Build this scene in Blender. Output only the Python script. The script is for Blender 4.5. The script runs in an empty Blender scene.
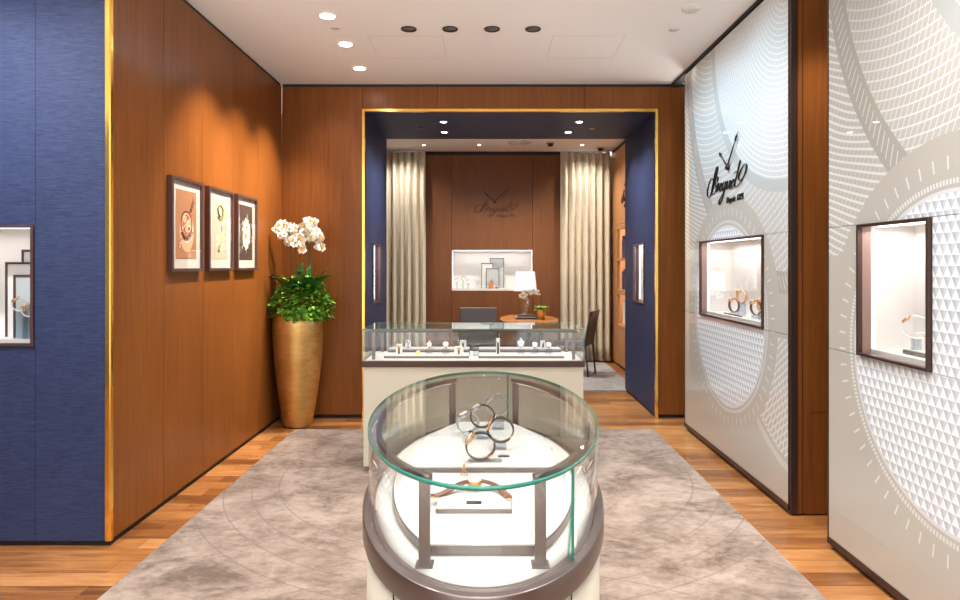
import bpy, bmesh, math, random
from mathutils import Vector, Matrix
PI = math.pi
sc = bpy.context.scene
COL = sc.collection
random.seed(7)

# ------------------------------------------------------------------ helpers
class MB:
    def __init__(s): s.bm = bmesh.new()
    def box(s, x0, x1, y0, y1, z0, z1, M=None):
        vs = [s.bm.verts.new(c) for c in ((x0,y0,z0),(x1,y0,z0),(x1,y1,z0),(x0,y1,z0),(x0,y0,z1),(x1,y0,z1),(x1,y1,z1),(x0,y1,z1))]
        if M is not None:
            for v in vs: v.co = M @ v.co
        for f in ((0,3,2,1),(4,5,6,7),(0,1,5,4),(1,2,6,5),(2,3,7,6),(3,0,4,7)): s.bm.faces.new([vs[i] for i in f])
        return s
    def lathe(s, prof, n=24, c=(0,0,0), M=None, sx=1.0, sy=1.0, smooth=True):
        rings = []
        for r, z in prof:
            if r < 1e-6: rings.append([s.bm.verts.new((c[0], c[1], c[2]+z))])
            else: rings.append([s.bm.verts.new((c[0]+r*sx*math.cos(2*PI*k/n), c[1]+r*sy*math.sin(2*PI*k/n), c[2]+z)) for k in range(n)])
        if M is not None:
            for rg in rings:
                for v in rg: v.co = M @ v.co
        for a, b in zip(rings, rings[1:]):
            for k in range(n):
                k2 = (k+1) % n
                if len(a) == 1 and len(b) == 1: continue
                if len(a) == 1: f = [a[0], b[k2], b[k]]
                elif len(b) == 1: f = [a[k], a[k2], b[0]]
                else: f = [a[k], a[k2], b[k2], b[k]]
                s.bm.faces.new(f).smooth = smooth
        return s
    def tube(s, pts, r, n=8, closed=False, flat=1.0, smooth=True):
        P = [Vector(p) for p in pts]; m = len(P); rings = []
        rr = r if isinstance(r, (list, tuple)) else [r]*m
        up = None
        for i, p in enumerate(P):
            a = P[(i-1) % m] if (closed or i > 0) else p
            b = P[(i+1) % m] if (closed or i < m-1) else p
            t = (b-a)
            t = t.normalized() if t.length > 1e-9 else Vector((0,0,1))
            if up is None:
                up = Vector((0,0,1)) if abs(t.z) < .9 else Vector((0,1,0))
            u = (up - t*up.dot(t))
            u = u.normalized() if u.length > 1e-6 else t.orthogonal().normalized()
            up = u; w = t.cross(u)
            rings.append([s.bm.verts.new(p + (u*math.cos(2*PI*k/n)*flat + w*math.sin(2*PI*k/n))*rr[i]) for k in range(n)])
        prs = list(zip(rings, rings[1:])) + ([(rings[-1], rings[0])] if closed else [])
        for a, b in prs:
            for k in range(n):
                k2 = (k+1) % n
                s.bm.faces.new([a[k], b[k], b[k2], a[k2]]).smooth = smooth
        if not closed:
            s.bm.faces.new(rings[0]); s.bm.faces.new(rings[-1][::-1])
        return s
    def prism(s, pts, z0, z1, M=None):                 # closed outline in XY, extruded along Z
        a = [s.bm.verts.new((x, y, z0)) for x, y in pts]; b = [s.bm.verts.new((x, y, z1)) for x, y in pts]
        n = len(pts)
        s.bm.faces.new(a[::-1]); s.bm.faces.new(b)
        for k in range(n): s.bm.faces.new([a[k], a[(k+1) % n], b[(k+1) % n], b[k]])
        if M is not None:
            for v in a+b: v.co = M @ v.co
        return s
    def band(s, outer, inner, z0, z1, closed=True):     # wall between two matching outlines
        n = len(outer)
        q = [[s.bm.verts.new((p[0], p[1], z)) for p in L] for L, z in ((outer,z0),(outer,z1),(inner,z1),(inner,z0))]
        m = n if closed else n-1
        for k in range(m):
            k2 = (k+1) % n
            for j in range(4): s.bm.faces.new([q[j][k], q[j][k2], q[(j+1)%4][k2], q[(j+1)%4][k]])
        if not closed:
            s.bm.faces.new([q[j][0] for j in range(4)]); s.bm.faces.new([q[j][-1] for j in (3,2,1,0)])
        return s
    def quad(s, a, b, c, d):
        s.bm.faces.new([s.bm.verts.new(p) for p in (a,b,c,d)]); return s
    def build(s, name, mat=None, parent=None, bevel=0, seg=2, sub=0, fix=True):
        if fix: bmesh.ops.recalc_face_normals(s.bm, faces=s.bm.faces)
        me = bpy.data.meshes.new(name); s.bm.to_mesh(me); s.bm.free()
        o = bpy.data.objects.new(name, me); COL.objects.link(o)
        if mat:
            for m_ in (mat if isinstance(mat, (list, tuple)) else [mat]): me.materials.append(m_)
        if parent: o.parent = parent
        if bevel:
            b = o.modifiers.new('b', 'BEVEL'); b.width = bevel; b.segments = seg; b.limit_method = 'ANGLE'; b.angle_limit = .6
        if sub:
            b = o.modifiers.new('s', 'SUBSURF'); b.levels = sub; b.render_levels = sub
        return o

def box(name, x0, x1, y0, y1, z0, z1, mat, parent=None, bevel=0): return MB().box(x0,x1,y0,y1,z0,z1).build(name, mat, parent, bevel)
def tag(o, label, cat, group=None):
    o['label'] = label; o['category'] = cat
    if group: o['group'] = group
    return o
def thing(name, label, cat, loc=(0,0,0), rz=0, group=None):
    o = bpy.data.objects.new(name, None); COL.objects.link(o); o.location = loc; o.rotation_euler = (0,0,rz)
    o.empty_display_size = .1
    return tag(o, label, cat, group)
def struct(o): o['kind'] = 'structure'; return o
def kids(o): return [c for c in bpy.data.objects if c.parent == o]
def dup(o, parent=None, loc=None, rz=None, label=None):
    c = o.copy(); COL.objects.link(c); c.parent = parent
    if loc is not None: c.location = loc
    if rz is not None: c.rotation_euler = (0,0,rz)
    if label: c['label'] = label
    for k in kids(o): dup(k, c)
    return c
def catmull(pts, k=6, closed=False):
    P = [Vector(p) for p in pts]; n = len(P); out = []
    for i in range(n if closed else n-1):
        g = lambda j: P[j % n] if closed else P[max(0, min(n-1, j))]
        p0, p1, p2, p3 = g(i-1), g(i), g(i+1), g(i+2)
        for j in range(k):
            t = j/k
            out.append(.5*((2*p1)+(p2-p0)*t+(2*p0-5*p1+4*p2-p3)*t*t+(3*p1-p0-3*p2+p3)*t**3))
    if not closed: out.append(P[-1])
    return out

# ------------------------------------------------------------------ materials
class NT:
    def __init__(s, name):
        s.m = bpy.data.materials.new(name); s.m.use_nodes = True; s.t = s.m.node_tree; s.t.nodes.clear()
        s.out = s.n('ShaderNodeOutputMaterial')
    def n(s, ty, **kw):
        x = s.t.nodes.new(ty)
        for k, v in kw.items(): setattr(x, k, v)
        return x
    def l(s, a, b): s.t.links.new(a, b)
    def put(s, sock, v):
        if isinstance(v, (int, float)): sock.default_value = v
        elif isinstance(v, (tuple, list)): sock.default_value = (*v, 1) if len(v) == 3 and sock.type == 'RGBA' else v
        else: s.l(v, sock)
    def math(s, op, a, b=0.0, c=None):
        x = s.n('ShaderNodeMath', operation=op); s.put(x.inputs[0], a); s.put(x.inputs[1], b)
        if c is not None: s.put(x.inputs[2], c)
        return x.outputs[0]
    def mix(s, f, a, b):
        x = s.n('ShaderNodeMix', data_type='RGBA'); s.put(x.inputs[0], f); s.put(x.inputs[6], a); s.put(x.inputs[7], b); return x.outputs[2]
    def coord(s):
        return s.n('ShaderNodeTexCoord').outputs['Object']
    def mapped(s, scale, rot=(0,0,0), co=None):
        x = s.n('ShaderNodeMapping'); s.l(co or s.coord(), x.inputs[0]); x.inputs['Scale'].default_value = scale; x.inputs['Rotation'].default_value = rot
        return x.outputs[0]
    def noise(s, v, scale=1.0, detail=4.0, rough=.55, dist=0.0):
        x = s.n('ShaderNodeTexNoise'); s.l(v, x.inputs['Vector']); x.inputs['Scale'].default_value = scale; x.inputs['Detail'].default_value = detail
        x.inputs['Roughness'].default_value = rough; x.inputs['Distortion'].default_value = dist
        return x.outputs['Fac']
    def ramp(s, f, stops):
        x = s.n('ShaderNodeValToRGB'); s.l(f, x.inputs[0]); e = x.color_ramp.elements
        while len(e) < len(stops): e.new(.5)
        for i, (p, c) in enumerate(stops): e[i].position = p; e[i].color = (*c, 1)
        return x.outputs[0]
    def bsdf(s, color, rough=.5, metal=0.0, spec=.5, coat=0.0, coat_r=.05, bump=None, bstr=.2, bdist=.01, emit=None, estr=0.0, sheen=0.0, trans=0.0, ior=1.45, aniso=0.0):
        b = s.n('ShaderNodeBsdfPrincipled'); s.put(b.inputs['Base Color'], color); s.put(b.inputs['Roughness'], rough); s.put(b.inputs['Metallic'], metal)
        b.inputs['Specular IOR Level'].default_value = spec; b.inputs['Coat Weight'].default_value = coat; b.inputs['Coat Roughness'].default_value = coat_r
        b.inputs['Sheen Weight'].default_value = sheen; b.inputs['Transmission Weight'].default_value = trans; b.inputs['IOR'].default_value = ior
        if emit is not None: s.put(b.inputs['Emission Color'], emit); b.inputs['Emission Strength'].default_value = estr
        if bump is not None:
            u = s.n('ShaderNodeBump'); s.l(bump, u.inputs['Height']); u.inputs['Strength'].default_value = bstr; u.inputs['Distance'].default_value = bdist
            s.l(u.outputs[0], b.inputs['Normal'])
        s.l(b.outputs[0], s.out.inputs[0]); return b

def simple(name, col, **kw):
    t = NT(name); t.bsdf(col, **kw); return t.m
def veneer(name, c0, c1, c2, rough=.33, coat=.15):
    t = NT(name)
    g = t.noise(t.mapped((42,42,1.6)), 1.0, 6, .6, .4)
    f = t.noise(t.mapped((260,260,5)), 1.0, 3, .6)
    w = t.noise(t.mapped((2.2,2.2,.5)), 1.0, 2)
    k = t.math('ADD', t.math('MULTIPLY', g, .5), t.math('ADD', t.math('MULTIPLY', f, .25), t.math('MULTIPLY', w, .25)))
    c = t.ramp(k, [(.34, c0), (.5, c1), (.66, c2)])
    t.bsdf(c, rough=rough, spec=.28, coat=coat*.4, coat_r=.2, bump=f, bstr=.06, bdist=.002)
    return t.m
M = {}
M['wood'] = veneer('orange_veneer', (.135,.040,.0085), (.185,.059,.012), (.235,.080,.017))
M['wood_back'] = veneer('brown_veneer', (.12,.042,.013), (.16,.057,.018), (.20,.075,.025))
M['wood_light'] = veneer('light_veneer', (.40,.19,.075), (.46,.22,.09), (.52,.26,.11))
def floor_mat():
    t = NT('plank_floor')
    br = t.n('ShaderNodeTexBrick'); t.l(t.coord(), br.inputs['Vector'])
    br.offset = .37; br.inputs['Scale'].default_value = 1; br.inputs['Brick Width'].default_value = 1.35; br.inputs['Row Height'].default_value = .13
    br.inputs['Mortar Size'].default_value = .0012; br.inputs['Color1'].default_value = (0,0,0,1); br.inputs['Color2'].default_value = (1,1,1,1)
    br.inputs['Mortar'].default_value = (0,0,0,1); br.inputs['Bias'].default_value = 0
    cr = t.n('ShaderNodeSeparateColor'); t.l(br.outputs['Color'], cr.inputs[0])
    add = t.n('ShaderNodeVectorMath', operation='MULTIPLY_ADD'); t.l(br.outputs['Color'], add.inputs[0]); add.inputs[1].default_value = (9,5,3); t.l(t.coord(), add.inputs[2])
    g = t.noise(t.mapped((1.6,17,1), co=add.outputs[0]), 1.0, 6, .62, 1.2)
    k = t.math('ADD', t.math('MULTIPLY', cr.outputs[0], .30), t.math('MULTIPLY', g, .72))
    c = t.ramp(k, [(.25,(.10,.035,.012)),(.42,(.21,.078,.022)),(.58,(.37,.155,.048)),(.80,(.55,.28,.115))])
    c = t.mix(br.outputs['Fac'], c, (.06,.022,.01))
    t.bsdf(c, rough=.32, coat=.25, coat_r=.12, bump=g, bstr=.05, bdist=.003)
    return t.m
M['floor'] = floor_mat()
def fabric_mat(name, a, b):
    t = NT(name)
    g = t.noise(t.mapped((14,14,150)), 1.0, 4, .65, .6)
    h = t.noise(t.mapped((160,160,320)), 1.0, 2, .6)
    w = t.noise(t.mapped((1.5,1.5,1.5)), 1.0, 2)
    k = t.math('ADD', t.math('MULTIPLY', g, .65), t.math('ADD', t.math('MULTIPLY', h, .2), t.math('MULTIPLY', w, .15)))
    t.bsdf(t.ramp(k, [(.36, a), (.64, b)]), rough=.55, spec=.35, bump=g, bstr=.35, bdist=.004)
    return t.m
M['navy'] = fabric_mat('navy_silk', (.011,.018,.054), (.032,.046,.115))
M['navy_soffit'] = fabric_mat('navy_soffit', (.014,.022,.065), (.035,.05,.12))
M['ceiling'] = simple('ceiling_paint', (.93,.92,.90), rough=.6)
M['black'] = simple('black_recess', (.006,.005,.005), rough=.6)
M['gold'] = simple('polished_gold', (1.0,.62,.14), rough=.16, metal=1.0)
def goldleaf():
    t = NT('gold_leaf')
    a = t.noise(t.mapped((3,3,5)), 1.0, 5, .6); b = t.noise(t.mapped((14,14,40)), 1.0, 3)
    k = t.math('ADD', t.math('MULTIPLY', a, .7), t.math('MULTIPLY', b, .3))
    t.bsdf(t.ramp(k, [(.35,(.60,.35,.10)),(.65,(.88,.60,.24))]), rough=.42, metal=.9, bump=k, bstr=.3, bdist=.01)
    return t.m
M['goldleaf'] = goldleaf()
M['bronze'] = simple('brushed_bronze', (.205,.168,.158), rough=.34, metal=.85)
M['bronze_dark'] = simple('dark_bronze', (.085,.05,.042), rough=.35, metal=.7)
M['frame'] = simple('frame_bronze', (.13,.075,.07), rough=.3, metal=.6)
M['cream'] = simple('cream_lacquer', (.50,.465,.375), rough=.3, coat=.3)
M['white'] = simple('white_leather', (.62,.61,.585), rough=.55)
M['niche'] = simple('niche_lining', (.80,.76,.74), rough=.6)
M['paper'] = simple('mat_board', (.56,.55,.52), rough=.7)
M['greypad'] = simple('grey_pad', (.36,.36,.38), rough=.6)
M['black_sat'] = simple('black_satin', (.012,.011,.012), rough=.3)
M['strap_dark'] = simple('dark_leather', (.03,.022,.022), rough=.4)
M['strap_brown'] = simple('brown_leather', (.16,.045,.02), rough=.4)
M['rosegold'] = simple('rose_gold', (.85,.46,.20), rough=.18, metal=1)
M['steel'] = simple('steel', (.72,.72,.74), rough=.15, metal=1)
M['dial'] = simple('watch_dial', (.85,.84,.80), rough=.3)
M['chair'] = simple('chair_leather', (.065,.045,.042), rough=.45)
M['chair_grey'] = simple('grey_leather', (.13,.125,.135), rough=.42)
M['green'] = simple('leaf_green', (.09,.30,.035), rough=.4)
M['lime'] = simple('leaf_lime', (.30,.60,.06), rough=.4)
M['dgreen'] = simple('leaf_dark', (.025,.13,.025), rough=.38)
M['stem'] = simple('stem', (.05,.055,.025), rough=.6)
M['petal'] = simple('petal', (.74,.73,.68), rough=.5)
M['pollen'] = simple('petal_heart', (.75,.42,.02), rough=.5)
M['orange'] = simple('amber_case', (.75,.17,.01), rough=.3)
M['red'] = simple('red_strap', (.33,.03,.015), rough=.4)
M['book'] = simple('book_blue', (.015,.025,.09), rough=.4)
M['led'] = simple('led_strip', (1,1,1), emit=(1,.97,.94), estr=2.5)
M['lamp_on'] = simple('lamp_disc', (1,1,1), emit=(.95,.97,1), estr=25)
M['shade'] = simple('lamp_shade', (.8,.82,.86), rough=.7, emit=(.80,.88,1), estr=.35)
def glass_mat(name, tint=(1,1,1), ior=1.45, rough=0.0, k=1.0):
    t = NT(name)
    tr = t.n('ShaderNodeBsdfTransparent'); tr.inputs[0].default_value = (*tint, 1)
    gl = t.n('ShaderNodeBsdfGlossy'); gl.inputs['Roughness'].default_value = rough; gl.inputs[0].default_value = (1,1,1,1)
    f0 = ((ior-1)/(ior+1))**2
    lw = t.n('ShaderNodeLayerWeight'); lw.inputs['Blend'].default_value = .5     # facing = 1-|cos|
    f5 = t.math('POWER', lw.outputs['Facing'], 5.0)
    mx = t.n('ShaderNodeMixShader'); t.l(t.math('MULTIPLY', t.math('ADD', t.math('MULTIPLY', f5, 1-f0), f0), k), mx.inputs[0]); t.l(tr.outputs[0], mx.inputs[1]); t.l(gl.outputs[0], mx.inputs[2])
    t.l(mx.outputs[0], t.out.inputs[0]); return t.m
M['glass'] = glass_mat('clear_glass', (.975,.99,.985))
M['acrylic'] = glass_mat('acrylic', (.78,.82,.86), ior=1.7)
M['crystal'] = simple('crystal', (.95,.97,1), rough=.02, trans=1.0, ior=1.5)
M['glass_edge'] = simple('glass_edge_green', (.04,.30,.22), rough=.08, coat=.5, trans=.35)
M['pict_glass'] = glass_mat('picture_glass', (1,1,1), k=.7)

def curtain_mat():
    t = NT('curtain_cloth')
    g = t.noise(t.mapped((120,120,3)), 1.0, 3)
    t.bsdf(t.ramp(g, [(.3,(.56,.49,.36)),(.7,(.70,.62,.47))]), rough=.6, sheen=.3)
    return t.m
M['curtain'] = curtain_mat()

def rug_mat(name, base0, base1, base2, arcs=True):
    t = NT(name)
    co = t.coord()
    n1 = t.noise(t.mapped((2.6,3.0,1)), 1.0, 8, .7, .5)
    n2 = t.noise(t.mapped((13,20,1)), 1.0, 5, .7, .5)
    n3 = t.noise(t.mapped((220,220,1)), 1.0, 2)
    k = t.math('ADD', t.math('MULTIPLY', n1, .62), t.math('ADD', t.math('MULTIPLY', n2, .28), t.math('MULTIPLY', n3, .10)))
    c = t.ramp(k, [(.40, base0), (.485, base1), (.58, base2)])  # shading of the velvet pile painted into the colour as mottles
    h = k
    if arcs:
        line = None
        for cx, cy in ((0.0, 4.7), (0.0, 1.35)):
            d = t.n('ShaderNodeVectorMath', operation='DISTANCE'); t.l(t.mapped((1,1,0), co=co), d.inputs[0]); d.inputs[1].default_value = (cx, cy, 0)
            r = t.math('DIVIDE', d.outputs['Value'], .17)
            fr = t.math('ABSOLUTE', t.math('SUBTRACT', t.math('FRACT', r), .5))
            on = t.math('MULTIPLY', t.math('LESS_THAN', fr, .035), t.math('LESS_THAN', d.outputs['Value'], 2.12))
            on = t.math('MULTIPLY', on, t.math('GREATER_THAN', d.outputs['Value'], 1.28))
            line = on if line is None else t.math('MAXIMUM', line, on)
        c = t.mix(t.math('MULTIPLY', line, .42), c, (.13,.09,.07))
        h = t.math('SUBTRACT', k, t.math('MULTIPLY', line, .5))
    t.bsdf(c, rough=.85, spec=.15, sheen=.25, bump=h, bstr=.5, bdist=.012)
    return t.m
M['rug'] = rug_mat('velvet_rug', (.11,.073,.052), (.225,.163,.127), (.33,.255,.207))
M['rug2'] = rug_mat('blue_grey_rug', (.15,.145,.15), (.27,.26,.26), (.36,.35,.345), arcs=False)

def etched():
    """etched and printed guilloche glass: local x runs along the wall, z up, dial centre at x=0 z=1.117"""
    t = NT('guilloche_glass')
    sp = t.n('ShaderNodeSeparateXYZ'); t.l(t.coord(), sp.inputs[0])
    y = t.math('MULTIPLY', sp.outputs[0], -1.0); z = sp.outputs[2]
    def polar(cy, cz):
        dy = t.math('SUBTRACT', y, cy); dz = t.math('SUBTRACT', z, cz)
        return t.math('SQRT', t.math('ADD', t.math('MULTIPLY', dy, dy), t.math('MULTIPLY', dz, dz))), t.math('ARCTAN2', dz, dy)
    def lines(v, period, w):
        return t.math('LESS_THAN', t.math('ABSOLUTE', t.math('SUBTRACT', t.math('FRACT', t.math('ADD', t.math('DIVIDE', v, period), 400)), .5)), w*.5)
    def between(v, a, b): return t.math('MULTIPLY', t.math('GREATER_THAN', v, a), t.math('LESS_THAN', v, b))
    AND = lambda a, b: t.math('MULTIPLY', a, b)
    OR = lambda a, b: t.math('MAXIMUM', a, b)
    r0, a0 = polar(0, 1.117)
    # pyramids in the dial
    P = .044
    v = t.math('DIVIDE', z, P); row = t.math('FLOOR', v); fv = t.math('FRACT', v)
    u = t.math('FRACT', t.math('ADD', t.math('DIVIDE', y, P*1.02), t.math('ADD', t.math('MULTIPLY', row, .5), 400)))
    du = t.math('SUBTRACT', u, .5)
    tri = t.math('LESS_THAN', t.math('ABSOLUTE', du), t.math('MULTIPLY', t.math('SUBTRACT', 1.0, fv), .5))
    side = t.math('GREATER_THAN', du, 0)
    pyr = t.mix(tri, t.mix(side, (.42,.47,.53), (.54,.59,.64)), t.mix(side, (.90,.93,.95), (.78,.82,.85)))
    base = (.44,.425,.38)
    white = (.74,.79,.80)
    r1, a1 = polar(-.98, 3.25); r2, a2 = polar(.25, 3.8); r3, a3 = polar(-1.2, 1.3)
    out9 = t.math('GREATER_THAN', r0, .905)
    ann = AND(between(r1, 1.30, 1.79), out9)
    r4, a4 = polar(3.3, 3.55)
    arcs = lines(r2, .048, .17); rad1 = lines(r4, .034, .15); fine = lines(r1, .036, .24)
    grid1 = AND(ann, OR(arcs, rad1))
    outer = AND(AND(t.math('GREATER_THAN', r1, 1.93), out9), t.math('GREATER_THAN', r3, 1.15))
    grid2 = AND(outer, AND(t.math('GREATER_THAN', z, 1.55), OR(lines(t.math('ADD', r2, t.math('MULTIPLY', t.math('SINE', t.math('MULTIPLY', a1, 26.0)), .006)), .036, .34), lines(r4, .034, .08))))
    inner = AND(t.math('LESS_THAN', r1, 1.22), out9)
    grid3 = AND(inner, OR(fine, lines(t.math('ADD', t.math('MULTIPLY', y, .8), t.math('MULTIPLY', z, .6)), .034, .24)))
    skew = t.math('ADD', a1, t.math('MULTIPLY', r1, .35))
    dash = AND(AND(between(r1, 1.82, 1.90), out9), lines(skew, .026, .16))
    low = AND(AND(t.math('LESS_THAN', r3, 1.0), t.math('GREATER_THAN', r0, .86)), t.math('LESS_THAN', z, 1.05))
    grid4 = AND(low, OR(lines(a3, .045, .25), lines(t.math('ADD', y, t.math('MULTIPLY', z, 1.6)), .075, .28)))
    dash2 = AND(AND(between(r3, 1.03, 1.075), t.math('LESS_THAN', z, 1.0)), AND(lines(a3, .016, .5), t.math('GREATER_THAN', r0, .86)))
    tick1 = AND(between(r0, .700, .722), lines(a0, .0262, .62))
    tick2 = AND(between(r0, .760, .815), lines(a0, .1047, .11))
    ring = between(r0, .668, .684)
    m = None
    for g in (grid1, grid2, grid3, dash, grid4, dash2, tick1, tick2): m = g if m is None else OR(m, g)
    tone = t.math('MAXIMUM', AND(inner, 1.0), AND(ann, .35))
    body = t.mix(t.math('MULTIPLY', tone, .5), base, (.58,.63,.65))
    body = t.mix(AND(between(r1, 1.22, 1.30), out9), body, (.42,.45,.44))
    body = t.mix(AND(between(r1, 1.79, 1.93), out9), body, (.36,.35,.31))
    c = t.mix(t.math('MULTIPLY', m, .68), body, white)
    c = t.mix(t.math('LESS_THAN', r0, .668), c, pyr)
    c = t.mix(ring, c, (.62,.65,.67))
    t.bsdf(c, rough=.35, spec=.5, coat=1.0, coat_r=.015)
    return t.m
M['etched'] = etched()

# ------------------------------------------------------------------ lights
def spot(loc, target, power, size=70, blend=.8, r=.04, color=(1,.93,.84), name='downlight_beam'):
    d = bpy.data.lights.new(name, 'SPOT'); d.energy = power; d.spot_size = math.radians(size); d.spot_blend = blend; d.shadow_soft_size = r; d.color = color
    o = bpy.data.objects.new(name, d); COL.objects.link(o); o.location = loc
    o.rotation_euler = (Vector(target)-Vector(loc)).to_track_quat('-Z', 'Y').to_euler()
    return o
def area(loc, sx, sy, power, rot=(0,0,0), color=(1,.96,.92), name='strip_light'):
    d = bpy.data.lights.new(name, 'AREA'); d.shape = 'RECTANGLE'; d.size = sx; d.size_y = sy; d.energy = power; d.color = color
    o = bpy.data.objects.new(name, d); COL.objects.link(o); o.location = loc; o.rotation_euler = rot
    return o
HC = 1.5
CZ = 3.275

# ------------------------------------------------------------------ the room
struct(box('floor', -4.6, 3.4, -2.5, 10.6, -.06, 0, M['floor']))
struct(box('ceiling', -4.6, 3.4, -2.5, 10.6, CZ, CZ+.08, M['ceiling']))
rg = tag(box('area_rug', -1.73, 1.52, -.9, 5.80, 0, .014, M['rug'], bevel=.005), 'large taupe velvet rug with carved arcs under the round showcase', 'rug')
rg2 = tag(box('area_rug', -1.0, 1.82, 7.60, 9.78, 0, .012, M['rug2'], bevel=.004), 'smaller grey rug under the desk and chairs in the far room', 'rug')

def panels(name, axis, edges, z0, z1, front, depth, mat, gap=.004):
    """veneer boards side by side with hairline joints; axis x or y"""
    mb = MB()
    for a, b in zip(edges, edges[1:]):
        if axis == 'x': mb.box(a+gap/2, b-gap/2, front, front+depth, z0, z1)
        else: mb.box(front, front+depth, a+gap/2, b-gap/2, z0, z1)
    return mb.build(name, mat, None, bevel=.0015, seg=1)
# left veneer wall
struct(panels('wall_left', 'y', [3.43,3.97,4.52,5.06,5.61,6.27], .035, 3.245, -2.06, .06, M['wood']))
struct(box('wall_left_core', -2.30, -2.064, 3.60, 6.40, 0, CZ, M['black']))
# navy front wall with display niche opening
mb = MB()
NX0, NX1, NZ0, NZ1 = -3.62, -2.405, 1.068, 1.713
for (x0, x1, z0, z1) in ((-4.6,-3.72,.03,CZ-.01),(-3.716,NX0,.03,CZ-.01),(NX0,NX1,.03,NZ0),(NX0,NX1,NZ1,CZ-.01),(NX1,-2.03,.03,CZ-.01)):
    mb.box(x0, x1, 3.41, 3.47, z0, z1)
struct(mb.build('wall_front', M['navy'], None))
struct(box('trim_1', -2.399, -2.4015, 3.4085, 3.412, .03, NZ0, M['black']))
struct(box('trim_2', -2.399, -2.4015, 3.4085, 3.412, NZ1+.01, CZ-.01, M['black']))
# gold corner strip of the navy wall
mb = MB(); mb.box(-2.027, -2.001, 3.402, 3.432, .03, CZ-.005); mb.box(-2.001, -1.997, 3.404, 3.432, .03, CZ-.005)
struct(mb.build('trim_3', M['gold'], None, bevel=.002))
struct(box('baseboard_front', -4.6, -2.01, 3.425, 3.47, 0, .03, M['black']))
struct(box('baseboard_left', -2.06, -2.015, 3.44, 6.27, 0, .035, M['black']))
struct(box('trim_4', -2.06, -2.012, 3.44, 6.27, 3.245, CZ, M['black']))
struct(box('wall_side_left', -4.66, -4.6, -2.5, 3.47, 0, CZ, M['navy']))

# rear wall with portal
PX0, PX1, PZ = -1.185, 1.656, 3.0
mb = MB()
for (x0, x1, z0, z1) in ((-2.0,PX0-.03,.035,3.245),(PX0-.026,-.478,PZ+.03,3.245),(-.474,.96,PZ+.03,3.245),(.964,PX1+.026,PZ+.03,3.245),(PX1+.03,1.98,.035,3.245)):
    mb.box(x0, x1, 6.27, 6.33, z0, z1)
struct(mb.build('wall_back', M['wood'], None, bevel=.0015, seg=1))
struct(box('trim_5', -2.0, 2.0, 6.285, 6.33, 3.245, CZ, M['black']))
struct(box('baseboard_back', -2.0, PX0-.03, 6.285, 6.33, 0, .035, M['black']))
struct(box('baseboard_back_right', PX1+.03, 2.0, 6.285, 6.33, 0, .035, M['black']))
mb = MB()
mb.box(PX0-.028, PX0, 6.255, 6.29, .0, PZ+.028); mb.box(PX1, PX1+.028, 6.255, 6.29, .0, PZ+.028); mb.box(PX0, PX1, 6.255, 6.29, PZ, PZ+.028)
struct(mb.build('trim_6', M['gold'], None, bevel=.002))
# portal lining with two slim openings
SZ0, SZ1, SY0, SY1 = 1.09, 1.73, 6.68, 7.16
for nm, xa, xb in (('wall_portal_left', PX0-.06, PX0), ('wall_portal_right', PX1, PX1+.06)):
    mb = MB()
    for (y0, y1, z0, z1) in ((6.29,SY0,.03,PZ+.05),(SY0,SY1,.03,SZ0),(SY0,SY1,SZ1,PZ+.05),(SY1,7.62,.03,PZ+.05)): mb.box(xa, xb, y0, y1, z0, z1)
    struct(mb.build(nm, M['navy'], None))
    struct(box('baseboard_portal', xa+.01, xb-.01, 6.30, 7.61, 0, .03, M['black']))
struct(box('ceiling_portal', PX0, PX1, 6.29, 7.62, PZ, PZ+.06, M['navy_soffit']))
struct(box('wall_above_portal', -2.4, 2.4, 7.56, 7.62, PZ+.02, CZ, M['navy_soffit']))
struct(box('wall_behind_left', -2.4, PX0-.30, 7.50, 7.62, 0, CZ, M['wood']))
struct(box('wall_behind_right', PX1+.30, 2.4, 7.50, 7.62, 0, CZ, M['wood']))
struct(box('wall_portal_end_left', PX0-.30, PX0-.06, 7.50, 7.62, 0, PZ+.05, M['navy']))
struct(box('wall_portal_end_right', PX1+.06, PX1+.30, 7.50, 7.62, 0, PZ+.05, M['navy']))

# far room
BX0, BX1, BZ0, BZ1 = -.535, .725, 1.10, 1.735
mb = MB()
for (x0, x1, z0, z1) in ((-1.30,BX0-.004,.0,3.22),(BX0,BX1,.0,BZ0),(BX0,BX1,BZ1,3.22),(BX1+.004,1.45,0,3.22)): mb.box(x0, x1, 10.0, 10.06, z0, z1)
struct(mb.build('wall_far', M['wood_back'], None, bevel=.0015, seg=1))
struct(box('wall_far_core', -2.6, 2.3, 10.42, 10.5, 0, CZ, M['black']))
struct(box('wall_far_left', -2.66, -2.6, 7.62, 10.5, 0, CZ, M['wood']))
struct(box('trim_7', -1.30, 1.45, 10.01, 10.06, 3.22, CZ, M['black']))
# shelving wall on the right of the far room
cab = thing('shelving_cabinet', 'tall light wood built-in cabinet with open shelves behind the navy portal', 'cabinet', (1.96, 0, 0))
mb = MB()
SYA, SYB = 7.66, 9.57
mb.box(0,.04, SYB, 10.02, .03, 3.22)
mb.box(.0,.36, 7.62, SYA, .03, 3.22)
for z0, z1 in ((1.58,1.60),(1.09,1.14),(2.05,2.09),(.59,.62)): mb.box(0,.36, SYA, SYB, z0-.02, z1)
mb.box(.34,.36, SYA, SYB, .03, 3.2); mb.box(0,.36, 10.02, 10.06, 0, 3.22)
mb.build('body', M['wood_light'], cab, bevel=.002)
box('upper_door', -.002, .02, SYA+.003, SYB-.003, 2.10, 3.215, M['wood_light'], cab, bevel=.002)
box('lower_door', -.002, .02, SYA+.003, SYB-.003, .04, .565, M['wood_light'], cab, bevel=.002)
box('plinth', .01, .03, 7.62, 10.02, 0, .03, M['black'], cab)
struct(box('trim_8', 1.97, 2.02, 7.62, 10.02, 3.22, CZ, M['black']))
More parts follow.
